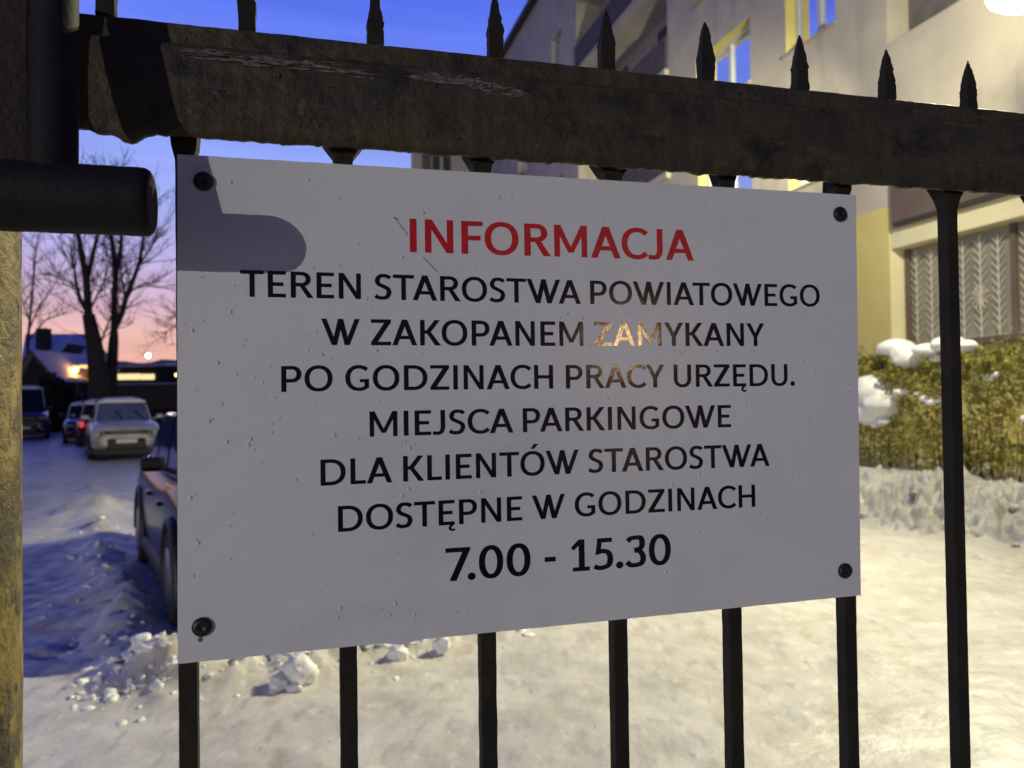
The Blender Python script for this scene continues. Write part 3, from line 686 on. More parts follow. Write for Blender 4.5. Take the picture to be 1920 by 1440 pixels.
# loggia railings of dark slats, with a pale slab edge below
for k, (a, b_, c, d, dep) in enumerate(HOLES):
    if dep == 1.0:
        rl = MB(); z0 = c-.06; nsl = 6; hh = .98/nsl
        for q in range(nsl): rl.box(bp((a+b_)/2, z0+hh*(q+.5), .055), BD*((b_-a)/2+.02), BN*.03, (0, 0, hh*.38))
        for q in range(7): rl.box(bp(a+(b_-a)*q/6, z0+.48, .02), BD*.03, BN*.02, (0, 0, .5))
        rl.build('balcony_railing', M['balc'], blk)
        sl = MB(); sl.box(bp((a+b_)/2, c-.16, .06), BD*((b_-a)/2+.05), BN*.075, (0, 0, .09)); sl.build('slab_edge', M['wall'], blk)
        for q in range(2):
            dm = MB(); s_ = a+(b_-a)*(.25+.5*q); dm.box(bp(s_, c+1.15, -.97), BD*.65, BN*.02, (0, 0, 1.12)); dm.build('loggia_door', M['dark'], blk)
    if dep == .55:
        sl = MB(); sl.box(bp((a+b_)/2, (c+d)/2, -.50), BD*((b_-a)/2-.03), BN*.03, (0, 0, (d-c)/2-.03)); sl.build('shutter', M['concrete'], blk)
# ground-floor glazing set back behind the corner, with beam, canopy and leaf-pattern grilles
pn = MB(); pn.box(bp(-3.75, 3.45, -.385), BD*3.74, BN*.008, (0, 0, 1.06)); pn.build('shopfront_glass', M['pane_dark'], blk)
bm_ = MB(); bm_.box(bp(-3.76, 4.375, -.19), BD*3.73, BN*.175, (0, 0, .17)); bm_.build('beam', M['cream'], blk)
sl = MB(); sl.box(bp(-3.77, 2.39, .03), BD*3.72, BN*.12, (0, 0, .055)); sl.build('window_sill', M['brown'], blk)
cn = MB(); cn.box(bp(-3.97, 5.02, .075), BD*3.75, BN*.07, (0, 0, .40)); cn.build('canopy', M['brown'], blk)
cn = MB(); cn.box(bp(-3.97, 4.59, .068), BD*3.75, BN*.058, (0, 0, .028)); cn.build('canopy_edge', M['dark'], blk)
for i, s_ in enumerate((-.05, -2.22, -4.4, -6.6)):
    mu_ = MB(); mu_.box(bp(s_-.02, 3.33, -.33), BD*.045, BN*.035, (0, 0, .87)); mu_.build('mullion', M['brown'], blk)
for i in range(3):
    a = -.12-2.18*i; b_ = a-2.02; gm = MB(); o = -.305
    nst = 6
    for q in range(nst):
        s_ = a-(a-b_)*(q+.5)/nst; top = 4.14-.05*((q*3) % 4)/3
        gm.tube([bp(s_, 2.47, o), bp(s_, top, o)], .012, 6)
        z = 2.58; k = 0
        while z < top-.12:      # herringbone leaves on each stem
            for sg in (-1, 1): gm.tube([bp(s_, z, o), bp(s_+sg*.125, z+.14, o)], [.010, .006], 5)
            z += .135; k += 1
    for q in (2, 4):
        s_ = a-(a-b_)*(q+.5)/nst; cz = 3.12
        for j in range(12):
            t_ = 2*math.pi*j/12; gm.tube([bp(s_, cz, o+.015), bp(s_+.17*math.cos(t_), cz+.20*math.sin(t_), o+.015)], [.008, .016], 5)
    gm.tube([bp(a, 2.475, o), bp(b_, 2.475, o)], .014, 6)
    gm.build('window_grille', M['grille'], blk)
# rear wing of the block, seen past the sign's top edge
wing = empty('rear_wing', (-4, 46, 0), 'grey rear wing of the block glimpsed between the rail and the sign', 'building')
wn_ = MB(); y0 = 45.5; xa, xb = at(771, 305, y0).x, 1.5
wn_.box(((xa+xb)/2, y0+5, 9.5), ((xb-xa)/2, 0, 0), (0, 5, 0), (0, 0, 9.5)); wn_.build('wall', M['wall_far'], wing)
for px, w_, mt in ((800, .25, 'brown'), (818, .22, 'dark'), (838, .22, 'dark'), (975, .4, 'dark')):
    X = at(px, 306, y0).x; q = MB(); q.box((X, y0-.02, 12), (w_, 0, 0), (0, .05, 0), (0, 0, 5.5)); q.build('window_strip', M[mt], wing)
q = MB(); q.box(((xa+xb)/2, y0+4.9, 19.15), ((xb-xa)/2+.2, 0, 0), (0, 5.2, 0), (0, 0, .15)); q.build('roof', M['dark'], wing)

# ------------------------------------------------------------------ yard floodlight on the block
LD = ray(1916, -14); LPOS = EYE+LD*(8.5/LD.y)
fl_ = empty('floodlight', LPOS, 'bright round yard lamp glowing at the top right corner', 'lamp')
b = MB(); pf = [(-.20, .02), (-.19, .12), (-.13, .22), (-.06, .32), (.02, .35), (.08, .31), (.14, .21), (.15, .04)]
b.tube([LPOS+Vector((0, 0, z)) for z, _ in pf], [w for _, w in pf], 36); b.build('lamp_glass', lampmat('flood_glass', (1, .97, .80), 9.0), fl_)
b = MB(); pf = [(.15, .20), (.17, .20), (.20, .16), (.24, .10), (.27, .05)]
b.tube([LPOS+Vector((0, 0, z)) for z, _ in pf], [w for _, w in pf], 36); b.build('lamp_hood', M['steel'], fl_)
pb = LPOS+RIGHT*1.5+FWD*.2
b = MB(); b.tube([LPOS+Vector((0, 0, .25)), LPOS+Vector((.1, 0, .5)), Vector((pb.x, pb.y, LPOS.z+.55)), Vector((pb.x, pb.y, LPOS.z)), Vector((pb.x, pb.y, 0))], [.035, .035, .05, .06, .09], 10); b.build('pole', M['steel'], fl_)
def spot(name, loc, target, watts, col, cone, blend, rad, parent):
    d = bpy.data.lights.new(name, 'SPOT'); d.energy = watts; d.color = col; d.spot_size = math.radians(cone); d.spot_blend = blend; d.shadow_soft_size = rad
    o = bpy.data.objects.new(name, d); C.objects.link(o); o.parent = parent; o.location = Vector(loc)-world_loc(parent)
    o.rotation_euler = (Vector(target)-Vector(loc)).to_track_quat('-Z', 'Y').to_euler(); return o
def point(name, loc, watts, col, rad, parent):
    d = bpy.data.lights.new(name, 'POINT'); d.energy = watts; d.color = col; d.shadow_soft_size = rad
    o = bpy.data.objects.new(name, d); C.objects.link(o); o.parent = parent; o.location = Vector(loc)-world_loc(parent); return o
spot('flood_light', LPOS+Vector((-.05, -.05, -.28)), (-13, 4.6, 0), YARD_W, YARD_COL, 140, 1.0, .05, fl_)
spot('facade_fill', LPOS+Vector((-.36, .18, .10)), bp(19, 9.0), FACADE_FILL, YARD_COL, 46, 1.0, .06, fl_)  # added fill that brightens the far facade, not a separate real lamp
point('globe_light', LPOS+Vector((-.40, .0, .05)), YARD_UP, YARD_COL, .05, fl_)

# ------------------------------------------------------------------ street lamps on the viewer's side (one mirrored in the lettering, one throwing the hinge's shadow)
def street_lamp(base, h, head_dir, label, watts, col, estr, rad):
    e = empty('street_lamp', base, label, 'street lamp', 'street lamps'); base = Vector(base); top = base+Vector((0, 0, h))
    b = MB(); b.tube([base, base+Vector((0, 0, h*.5)), top], [.09, .07, .05], 12); b.build('pole', M['steel'], e)
    hd = Vector(head_dir).normalized(); a1 = top+hd*1.0+Vector((0, 0, .2))
    b = MB(); b.tube([top-Vector((0, 0, .1)), top+hd*.4+Vector((0, 0, .15)), a1], .035, 10); b.build('arm', M['steel'], e)
    c = a1+hd*.3; sd = hd.cross(Vector((0, 0, 1)))
    b = MB(); b.box(c+Vector((0, 0, .06)), hd*.36, sd*.15, (0, 0, .06)); b.build('lamp_head', M['steel'], e, bevel=.03)
    b = MB(); b.blob(c-Vector((0, 0, .02)), (.20, .20, .10), 3, .02, 2); b.build('lamp_glass', lampmat('lamp_glass', col, estr), e)
    point('lamp_light', c-Vector((0, 0, .24)), watts, col, rad, e); return c
# mirrored lamp: bearing found from its reflection on the board
RP = fp(*onf(1170, 632)); RD = Vector((.62504308, -.77693838, .07541817))
c_ = RP+RD*34
street_lamp((c_.x+1.0, c_.y-1.0, 0), c_.z-.2, (-1, 1, 0), 'orange street lamp across the road behind the viewer, mirrored in the black lettering', ORANGE_W, ORANGE_COL, 26, .15)
HD = Vector((-.520, -.848, .101)).normalized(); c2 = fp(-.26, 1.70, 0)+HD*30
street_lamp((c2.x-1.0, c2.y-.9, 0), c2.z-.0, (1, .9, 0), 'warm white street lamp up the road behind the viewer, throwing the shadow of the hinge', STREET_W, STREET_COL, 14, .10)

# ------------------------------------------------------------------ hedge with snow clumps
hedge = empty('hedge', bp(-3, .4, 2.0), 'olive-brown clipped hedge with bare stems, standing on the snow bank below the block', 'hedge')
lf = MB(); st = MB(); R2 = random.Random(21)
HO, HB = 2.05, .75     # front and back offsets from the facade
def htop(s, o): return 2.14+.14*fbm(s*1.1, o*1.3, 2)+.09*fbm(s*4, o*4, 6)-.25*smooth01((o-1.65)/.6)
for k in range(70000):
    s_ = R2.uniform(-6.4, 2.5)
    o = HO-abs(R2.gauss(0, .22)) if R2.random() < .62 else R2.uniform(HB, HO)
    zt = htop(s_, o); zlo = .54+.16*fbm(s_*3, 1)
    z = zt-abs(R2.gauss(0, .18)) if R2.random() < .45 else R2.uniform(zlo, zt)
    if fbm(s_*3.2, z*3.2, o*2.6+9) < -.10: continue
    o += .20*fbm(s_*1.9, z*1.9, 5)+.10*fbm(s_*5.5, z*5.5, 6)
    P = bp(s_, z, o); L_ = R2.uniform(.028, .072); W_ = L_*R2.uniform(.5, .85)
    a = Vector((R2.gauss(0, 1), R2.gauss(0, 1), R2.gauss(0, .8)+.5)).normalized(); b2 = a.cross(Vector((R2.gauss(0, 1), R2.gauss(0, 1), R2.gauss(0, 1)))).normalized()
    lf.add([P-a*L_*.5, P+b2*W_*.5, P+a*L_*.5+a.cross(b2)*.005, P-b2*W_*.5], [(0, 1, 2, 3)])
for k in range(150):
    s_ = R2.uniform(-6.4, 2.5); o = R2.uniform(HB+.1, HO-.16); P = bp(s_, .30, o); zt = R2.uniform(.7, 1.5)
    dx = R2.gauss(0, .10); do = R2.gauss(0, .07)
    pts_ = [P, bp(s_+dx*.3, .3+(zt-.3)*.45, o+do*.4), bp(s_+dx, zt, o+do)]
    st.tube(pts_, [R2.uniform(.007, .013), .007, .003], 4, False)
for k in range(420):     # loose shoots poking out of the clipped face
    s_ = R2.uniform(-6.2, 2.0); o = R2.uniform(HO-.5, HO+.02); top_ = R2.random() < .6; z = htop(s_, o)-.05 if top_ else R2.uniform(.9, 2.0)
    p0 = bp(s_, z, o if top_ else HO-.05); dv = Vector((R2.gauss(0, .5), R2.gauss(0, .5), R2.uniform(.4, 1.2))).normalized() + (BN*.7 if not top_ else Vector((0, 0, .3)))
    L_ = R2.uniform(.10, .28); tip = p0+dv*L_; st.tube([p0-dv*.05, p0.lerp(tip, .5)+Vector((0, 0, .01)), tip], [.004, .003, .0015], 4, False)
    for q in range(7):
        P = p0.lerp(tip, .25+.75*q/6); a = Vector((R2.gauss(0, 1), R2.gauss(0, 1), R2.gauss(0, 1))).normalized()*R2.uniform(.014, .026); b2 = a.cross(Vector((R2.gauss(0, 1), R2.gauss(0, 1), R2.gauss(0, 1)))).normalized()*R2.uniform(.009, .016)
        lf.add([P, P+a+b2, P+a*2, P+a-b2], [(0, 1, 2, 3)])
lf.build('foliage', M['leaf'], hedge); st.build('stems', M['stem'], hedge)
def bpix(px, py, off):
    d = ray(px, py); t_ = ((bp(0, 0, off)-EYE).dot(BN))/d.dot(BN); return EYE+d*t_
SNC = [  # list of blobs (px, py, radius px x, y) , offset, label
 (((1672, 652, 36, 16), (1690, 672, 28, 22), (1728, 656, 30, 13), (1768, 645, 34, 15), (1650, 658, 18, 10), (1800, 648, 22, 11), (1675, 690, 14, 8)), 2.00, 'long saddle-shaped snow clump draped over the top of the hedge'),
 (((1622, 735, 34, 32), (1640, 760, 30, 26), (1622, 770, 30, 26), (1655, 745, 18, 14), (1678, 735, 16, 7)), 2.17, 'biggest rounded snow clump low on the hedge front beside the sign'),
 (((1645, 790, 15, 8), (1632, 796, 12, 7)), 2.21, 'small snow clump hanging just under the biggest clump'),
 (((1722, 748, 9, 7), (1735, 754, 12, 7), (1750, 752, 7, 5), (1708, 738, 9, 4)), 2.13, 'string of little snow lumps in the middle of the hedge front'),
 (((1826, 702, 16, 8), (1845, 708, 14, 9), (1858, 702, 8, 6)), 2.07, 'snow patch on the hedge right of the thick iron bar'),
 (((1742, 672, 12, 7), (1752, 676, 6, 4)), 2.10, 'small snow tuft below the saddle-shaped clump'),
 (((1914, 786, 14, 9), (1926, 792, 12, 8)), 2.13, 'snow tuft on the hedge at the right edge of the view'),
 (((1762, 694, 8, 9), (1758, 698, 6, 6)), 2.15, 'snow tuft on the hedge just left of the thick iron bar')]
for k, (bl, off, lab) in enumerate(SNC):
    mb = MB(); org = bpix(bl[0][0], bl[0][1], off)
    for j, (px, py, rx, ry) in enumerate(bl):
        P = bpix(px, py, off); sc = P.y/FPX; mb.blob(P, (rx*sc*1.06, ry*sc*1.4, ry*sc*1.05), k*11+j, .12, 3, 1.2)
    o_ = mb.build('snow_clump', M['snow_clean'], origin=org)
    o_.location = Vector(org)-BN*.10; rm = o_.modifiers.new('merge', 'REMESH'); rm.mode = 'VOXEL'; rm.voxel_size = .018; rm.use_smooth_shade = True
    sm_ = o_.modifiers.new('soft', 'SMOOTH'); sm_.iterations = 18; sm_.factor = .5
    tag(o_, lab, 'snow clump', 'snow clumps lying on the hedge')

# ------------------------------------------------------------------ cars
def car(name, origin, fwd, label, paint, Lg, Wd, Ht, group, belt=.93, hood=1.02, suv=True, frosted=False, snow_roof=False, lights='front', snowm='snow_clean'):
    fwd = Vector(fwd).normalized(); side = Vector((0, 0, 1)).cross(fwd)      # side = car's left
    O = Vector(origin); e = empty(name, O, label, 'car', group)
    def P(x, y, z): return O+fwd*x+side*y+Vector((0, 0, z))                  # x from rear (0) to front (Lg)
    hw = Wd/2; zb = .24 if suv else .18
    # lower body: stations along the length
    st_ = [(0.0, .80, belt-.10, .60), (.06, .93, belt+.02, .42), (.25, .98, belt+.05, .28), (.9, 1.0, belt+.04, zb), (1.7, 1.0, belt+.02, zb), (Lg-1.75, 1.0, belt, zb), (Lg-1.25, 1.0, hood, zb), (Lg-.75, .985, hood-.04, zb), (Lg-.30, .95, hood-.12, zb+.02), (Lg-.08, .88, hood-.24, zb+.08), (Lg, .80, hood-.36, zb+.18)]
    mb = MB(); rings = []
    for x, w, zt, zlo in st_:
        w *= hw; zm = (zlo+zt)/2
        rings.append([P(x, yy, zz) for yy, zz in ((-w*.70, zt+.045), (-w*.90, zt), (-w*.985, zt-.09), (-w, zm+.05), (-w*.985, zm-.10), (-w*.97, zlo+.12), (-w*.90, zlo), (w*.90, zlo), (w*.97, zlo+.12), (w*.985, zm-.10), (w, zm+.05), (w*.985, zt-.09), (w*.90, zt), (w*.70, zt+.045), (0, zt+.065))])
    n_ = len(rings[0]); mb.v = [tuple(q) for r_ in rings for q in r_]
    for i in range(len(rings)-1):
        for k in range(n_): mb.f.append((i*n_+k, i*n_+(k+1) % n_, (i+1)*n_+(k+1) % n_, (i+1)*n_+k)); mb.sm.append(True)
    mb.f.append(tuple(range(n_))); mb.f.append(tuple((len(rings)-1)*n_+k for k in range(n_-1, -1, -1))); mb.sm += [True, True]
    body = mb.build('body', paint, e); ss = body.modifiers.new('smooth', 'SUBSURF'); ss.levels = ss.render_levels = 2
    # greenhouse
    xr0, xr1, xf1, xf0 = .16, .55, Lg-1.95, Lg-1.28
    def cabin(mb, inset=0.0, z0=belt, z1=Ht):
        b0, t0 = hw*.90-inset, hw*.70-inset
        base = [P(xr0, -b0*.95, z0), P(xf0, -b0*.92, z0+.05), P(xf0, b0*.92, z0+.05), P(xr0, b0*.95, z0)]
        roof = [P(xr1, -t0, z1-.05), P(xf1, -t0, z1-.03), P(xf1, t0, z1-.03), P(xr1, t0, z1-.05)]
        return base, roof
    base, roof = cabin(None); mb = MB()
    mid_t = (roof[0]+roof[1]+roof[2]+roof[3])/4+Vector((0, 0, .06))
    mb.add(base+roof, [(0, 1, 5, 4), (1, 2, 6, 5), (2, 3, 7, 6), (3, 0, 4, 7), (4, 5, 6, 7)])
    rf_ = mb.build('cabin', paint, e, bevel=.05); 
    def panel(nm, c4, m_, ins=.07, lift=.012):
        c4 = [Vector(q) for q in c4]; ce = sum(c4, Vector())/4; nrm = (c4[1]-c4[0]).cross(c4[3]-c4[0]).normalized()
        if nrm.dot(ce-P(Lg*.45, 0, 1.0)) < 0: nrm = -nrm
        q = [c+(ce-c).normalized()*ins*1.4+nrm*lift for c in c4]; mb = MB(); mb.add(q+[x-nrm*.02 for x in q], [(0, 1, 2, 3), (7, 6, 5, 4), (0, 4, 5, 1), (1, 5, 6, 2), (2, 6, 7, 3), (3, 7, 4, 0)])
        return mb.build(nm, m_, e)
    panel('windscreen', (base[1], base[2], roof[2], roof[1]), M['frost_shade'] if frosted else M['carglass'], .035)
    panel('rear_window', (base[3], base[0], roof[0], roof[3]), M['carglass'])
    for (b0, b1, r1, r0) in ((base[0], base[1], roof[1], roof[0]), (base[3], base[2], roof[2], roof[3])):
        for t0, t1 in ((.02, .30), (.32, .62), (.64, .97)):
            q = [b0.lerp(b1, t0), b0.lerp(b1, t1), r0.lerp(r1, t1), r0.lerp(r1, t0)]; panel('side_window', q, M['carglass'], .035)
    if frosted:
        for sg in (-1, 1):
            a = base[1].lerp(base[2], .5+.06*sg); b2 = a.lerp(roof[1].lerp(roof[2], .5-.28), .55) if sg < 0 else a.lerp(roof[1].lerp(roof[2], .5-.25), .5)
            w_ = MB(); nn = (fwd+Vector((0, 0, 1))).normalized()*.035; a2 = base[1].lerp(base[2], .52 if sg < 0 else .90)
            w_.tube([a2+nn, a2.lerp(roof[1].lerp(roof[2], .18 if sg < 0 else .52), .52)+nn], .014, 6); w_.build('wiper', M['plastic'], e)
    if snow_roof:
        mb = MB(); N1, N2 = 14, 8
        for i in range(N1+1):
            for j in range(N2+1):
                a, b2 = i/N1, j/N2; p0 = roof[0].lerp(roof[1], a); p1 = roof[3].lerp(roof[2], a); q = p0.lerp(p1, b2)
                hgt = .13*min(1, 6*min(a, 1-a)+.0)**.5*min(1, 5*min(b2, 1-b2))**.5*(1+.25*fbm(a*4, b2*4, 3))+.035
                mb.v.append(tuple(q+Vector((0, 0, hgt))))
        for i in range(N1):
            for j in range(N2): mb.f.append((i*(N2+1)+j, (i+1)*(N2+1)+j, (i+1)*(N2+1)+j+1, i*(N2+1)+j+1)); mb.sm.append(True)
        sn = mb.build('snow_cover', M[snowm], e); so = sn.modifiers.new('thick', 'SOLIDIFY'); so.thickness = .05; so.offset = -1; sn['label'] = 'layer of snow on the roof'
    # bumper, grille, lamps, plate
    mb = MB(); mb.box(P(Lg-.015, 0, hood-.275), side*(hw*.40), fwd*.05, (0, 0, .011)); mb.build('chrome_bar', M['rim'], e)
    for sg in (-1, 1):
        if suv: mb = MB(); q0 = roof[0 if sg < 0 else 3]; q1 = roof[1 if sg < 0 else 2]; mb.tube([q0.lerp(q1, .06)+Vector((0, 0, .03)), q0.lerp(q1, .1)+Vector((0, 0, .075)), q0.lerp(q1, .85)+Vector((0, 0, .075)), q0.lerp(q1, .9)+Vector((0, 0, .03))], .018, 6); mb.build('roof_rail', M['plastic'], e)
    mb = MB(); mb.box(P(Lg-.02, 0, .46 if suv else .36), side*(hw*.52), fwd*.07, (0, 0, .16)); mb.build('lower_grille', M['plastic'], e, bevel=.05)
    mb = MB(); mb.box(P(Lg-.06, 0, .26), side*(hw*.86), fwd*.08, (0, 0, .07)); mb.build('bumper_lip', M['plastic'], e, bevel=.03)
    mb = MB(); mb.box(P(Lg-.07, 0, hood-.30), side*(hw*.70), fwd*.07, (0, 0, .06)); mb.build('grille', M['plastic'], e, bevel=.02)
    mb = MB(); mb.box(P(Lg+.06, 0, .55 if suv else .42), side*.26, fwd*.008, (0, 0, .055)); mb.build('number_plate', M['frame'], e)
    mb = MB(); mb.box(P(Lg*.5, 0, .26), side*(hw*1.005), fwd*(Lg*.40), (0, 0, .07)); mb.build('side_skirt', M['plastic'], e, bevel=.03)
    for sg in (-1, 1):
        fwn = fwd+side*(-.35*sg); mb = MB(); mb.box(P(Lg-.17, sg*hw*.76, hood-.285), side*.17-fwd*(.09*sg), fwd*.10+side*(.03*sg), (0, 0, .062)); mb.build('headlight', M['lens'], e, bevel=.025)
        mb = MB(); mb.blob(P(Lg-.01, sg*hw*.70, .47), (.06, .06, .045), 3, .02, 2); mb.build('fog_light', M['lens'], e)
        mb = MB(); mb.blob(P(.05, sg*hw*.78, belt-.12), (.10, .10, .13), 3, .02, 2); mb.build('tail_light', M['taillamp'] if lights == 'rear' else mat('tail_lens', (.25, .02, .02), .2), e)
        mb = MB(); mb.box(P(Lg-1.42, sg*(hw+.05), belt+.20), fwd*.05+side*(.02*sg), side*.085, (0, 0, .06)); wm = mb.build('wing_mirror', paint, e, bevel=.035); mb = MB(); mb.tube([P(Lg-1.42, sg*hw*.86, belt+.12), P(Lg-1.42, sg*hw*.99, belt+.17)], .02, 6); mb.build('mirror_arm', paint, e)
        mb = MB(); mb.box(P(Lg-1.475, sg*(hw+.048), belt+.20), fwd*.004, side*.068, (0, 0, .045)); mb.build('mirror_glass', M['pane'], wm)
        for x in (.82, Lg-.86):
            R_ = .34; c0 = P(x, sg*(hw-.20), R_); c1 = P(x, sg*(hw+.004), R_)
            mb = MB(); dv = c1-c0; mb.tube([c0, c0+dv*.1, c0+dv*.9, c1], [R_*.95, R_, R_, R_*.93], 28); wh = mb.build('wheel', M['tyre'], e)
            mb = MB(); mb.tube([c1-dv*.1, c1+dv*.02, c1+dv*.03], [R_*.62, R_*.60, R_*.1], 20); mb.build('rim', M['rim'], wh)
            mb = MB(); pts_ = [P(x+math.cos(math.radians(t_))*(R_+.06), sg*(hw*.985), R_+math.sin(math.radians(t_))*(R_+.06)) for t_ in range(-8, 189, 14)]
            mb.tube(pts_, .035, 6); mb.build('arch_trim', M['plastic'], e)
        for x in (Lg*.42, Lg*.62):
            mb = MB(); mb.box(P(x, sg*(hw*.995), belt-.13), fwd*.09, side*.022, (0, 0, .018)); mb.build('door_handle', paint, e, bevel=.008)
    return e
G1 = 'cars parked along the lane'
car('parked_car', lp(4.0, .92), -LL, 'black glossy car parked half hidden behind the left edge of the sign', M['carblack'], 4.25, 1.80, 1.54, G1, .92, .98, suv=False)
car('parked_car', lp(22.5, .86), -LL, 'white car with frosted windscreen coloured blue for shade and snow on its roof, facing the gate', M['carwhite'], 4.2, 1.84, 1.64, G1, 1.0, 1.08, frosted=True, snow_roof=True)
car('parked_car', lp(26.5, .62), LL, 'dark red car seen past the white one, with a red tail light glowing', M['carred'], 4.2, 1.8, 1.62, G1, .95, 1.0, lights='rear', snow_roof=True)
car('parked_car', lp(33.5, .2), -LL, 'small grey car with a snowy roof, farthest in the row behind the red car', M['cargrey'], 4.1, 1.78, 1.55, G1, .95, 1.0, snow_roof=True)
car('parked_car', lp(40.0, -2.2), -LL, 'dark tall van with snow on its roof beside the yellow post', M['cargrey'], 4.8, 1.95, 2.35, G1, 1.25, 1.25, snow_roof=True)

# ------------------------------------------------------------------ bare trees
def limb(mb, tw, pts_, r0, r1, R2, depth, spread=1.0, twigs=True):
    n_ = len(pts_); mb.tube(pts_, [r0+(r1-r0)*i/(n_-1) for i in range(n_)], 8 if r0 > .08 else 5, True)
def branch(tw, p, d, L_, r_, depth, R2):
    d = d.normalized(); n_ = 4; pts_ = [p]; q = Vector(p); dd = Vector(d)
    for i in range(n_):
        dd = (dd+Vector((R2.gauss(0, .13), R2.gauss(0, .13), R2.gauss(.05, .10)))).normalized(); q = q+dd*L_/n_; pts_.append(Vector(q))
    tw.tube(pts_, [r_*(1-.17*i) for i in range(n_+1)], 4, False)
    if depth > 0:
        for k in range(R2.choice((2, 3, 3))):
            t_ = R2.uniform(.35, 1.0); i = min(n_-1, int(t_*n_)); b0 = pts_[i].lerp(pts_[i+1], t_*n_-i) if i < n_ else pts_[-1]
            nd = (dd+Vector((R2.gauss(0, .55), R2.gauss(0, .55), R2.gauss(.15, .35)))).normalized()
            branch(tw, b0, nd, L_*R2.uniform(.5, .75), r_*.62, depth-1, R2)
def tree(Y, trunk, limbs, label, seed, rtr, dens=1.0, group='bare winter trees', base_z=0):
    R2 = random.Random(seed); b0 = at(*trunk[0], Y); org = Vector((b0.x, Y, 0))
    e = empty('bare_tree', org, label, 'tree', group)
    tr = MB(); tw = MB()
    def P3(px, py, k): 
        q = at(px, py, Y+k); return q
    pts_ = [Vector((b0.x, Y, -.2))]+[P3(px, py, 0) for px, py in trunk]
    tr.tube(pts_, [rtr*1.15]+[rtr*(1-.60*i/len(trunk)) for i in range(len(trunk))], 12)
    for li, (pp, r0, r1) in enumerate(limbs):
        dy = R2.uniform(-1.2, 1.2); q = [P3(px, py, dy*i/(len(pp)-1)) for i, (px, py) in enumerate(pp)]
        tr.tube(q, [r0+(r1-r0)*i/(len(q)-1) for i in range(len(q))], 8)
        for i in range(len(q)-1):
            seg = q[i+1]-q[i]
            for k in range(max(1, int(seg.length*4.2*dens))):
                p0 = q[i].lerp(q[i+1], R2.random()); d = (seg.normalized()*.8+Vector((R2.gauss(0, .7), R2.gauss(0, .7), R2.gauss(.1, .3))))
                branch(tw, p0, d, R2.uniform(.7, 1.7), R2.uniform(.018, .03), 2, R2)
        d = (q[-1]-q[-2]).normalized()
        for k in range(5): branch(tw, q[-1], d+Vector((R2.gauss(0, .3), R2.gauss(0, .3), R2.gauss(0, .2))), R2.uniform(.8, 1.8), r1*.7, 2, R2)
    tr.build('trunk', M['bark'], e); tw.build('crown', M['twig'], e)
TG = 'bare winter trees'
tree(31, [(190, 800), (184, 700), (176, 640), (166, 590)], [([(166, 590), (162, 520), (153, 478), (147, 440), (143, 400)], .16, .07), ([(165, 518), (174, 478), (183, 440), (188, 405)], .10, .05), ([(166, 590), (150, 560), (143, 535), (140, 508)], .10, .05), ([(172, 575), (184, 550), (196, 528)], .045, .025), ([(146, 545), (120, 532), (105, 512)], .035, .015), ([(186, 650), (205, 600), (210, 590)], .04, .03)], 'left one of the two thick bare trunks forking behind the white car', 3, .42)
tree(32, [(207, 800), (209, 700), (213, 640), (214, 620)], [([(214, 620), (214, 560), (217, 515), (213, 470), (206, 430), (203, 400)], .145, .07), ([(213, 620), (228, 590), (236, 560), (250, 525), (262, 490), (268, 450), (270, 430)], .12, .05), ([(217, 515), (225, 480), (228, 440), (230, 405)], .10, .05), ([(236, 560), (230, 530), (226, 512)], .06, .03), ([(262, 495), (280, 470), (296, 440)], .05, .02), ([(240, 550), (262, 535), (282, 530)], .04, .02)], 'right one of the two thick bare trunks, leaning towards the sign', 9, .27)
tree(48, [(52, 800), (52, 640), (58, 580), (63, 520)], [([(63, 520), (66, 480), (70, 450)], .06, .03), ([(54, 620), (75, 570), (95, 545)], .05, .02), ([(52, 640), (85, 600), (115, 590)], .05, .02), ([(55, 600), (40, 560), (30, 520)], .05, .02)], 'slim bare tree just right of the yellow post', 15, .10, 1.0)
tree(44, [(372, 800), (370, 680), (362, 630)], [([(362, 630), (345, 612), (328, 612), (312, 622)], .07, .025), ([(362, 630), (350, 600), (335, 590), (322, 596)], .06, .02), ([(362, 630), (380, 590), (390, 560)], .07, .03)], 'bare tree mostly hidden by the sign, twigs showing at its left edge', 27, .16, 1.6)

# ------------------------------------------------------------------ house with snowy roof, low long building, dark shrubs, far lamps
hs = empty('house', at(120, 760, 52), 'dark timber house with a blue snow-covered roof behind the left trees', 'house')
a, b2 = at(48, 626, 58), at(172, 626, 58); c1, c2 = at(40, 672, 52), at(172, 672, 52)
def thick(mb, q, t_=.25): 
    q = [Vector(x) for x in q]; d = Vector((0, 0, -t_)); mb.add(q+[x+d for x in q], [(0, 1, 2, 3), (7, 6, 5, 4), (0, 4, 5, 1), (1, 5, 6, 2), (2, 6, 7, 3), (3, 7, 4, 0)])
rf_ = MB(); thick(rf_, (c1, c2, b2, a)); thick(rf_, (a, b2, b2+Vector((.9, 2.4, -2.6)), a+Vector((0, 2.4, -2.6)))); ro = rf_.build('roof', M['snow_blue'], hs)
q = at(82, 640, 54); mb = MB(); mb.box(q, (.35, 0, 0), (0, .35, 0), (0, 0, .9)); mb.build('chimney', M['wood'], ro)
q = at(136, 660, 53); mb = MB(); mb.add([q+Vector(x) for x in ((-.75, -.6, -.5), (.75, -.6, -.5), (0, -.6, .55), (-.75, 1.5, -.5), (.75, 1.5, -.5), (0, 1.5, .55))], [(0, 1, 2), (5, 4, 3), (0, 2, 5, 3), (1, 4, 5, 2), (0, 3, 4, 1)]); mb.build('dormer', M['wood'], ro)
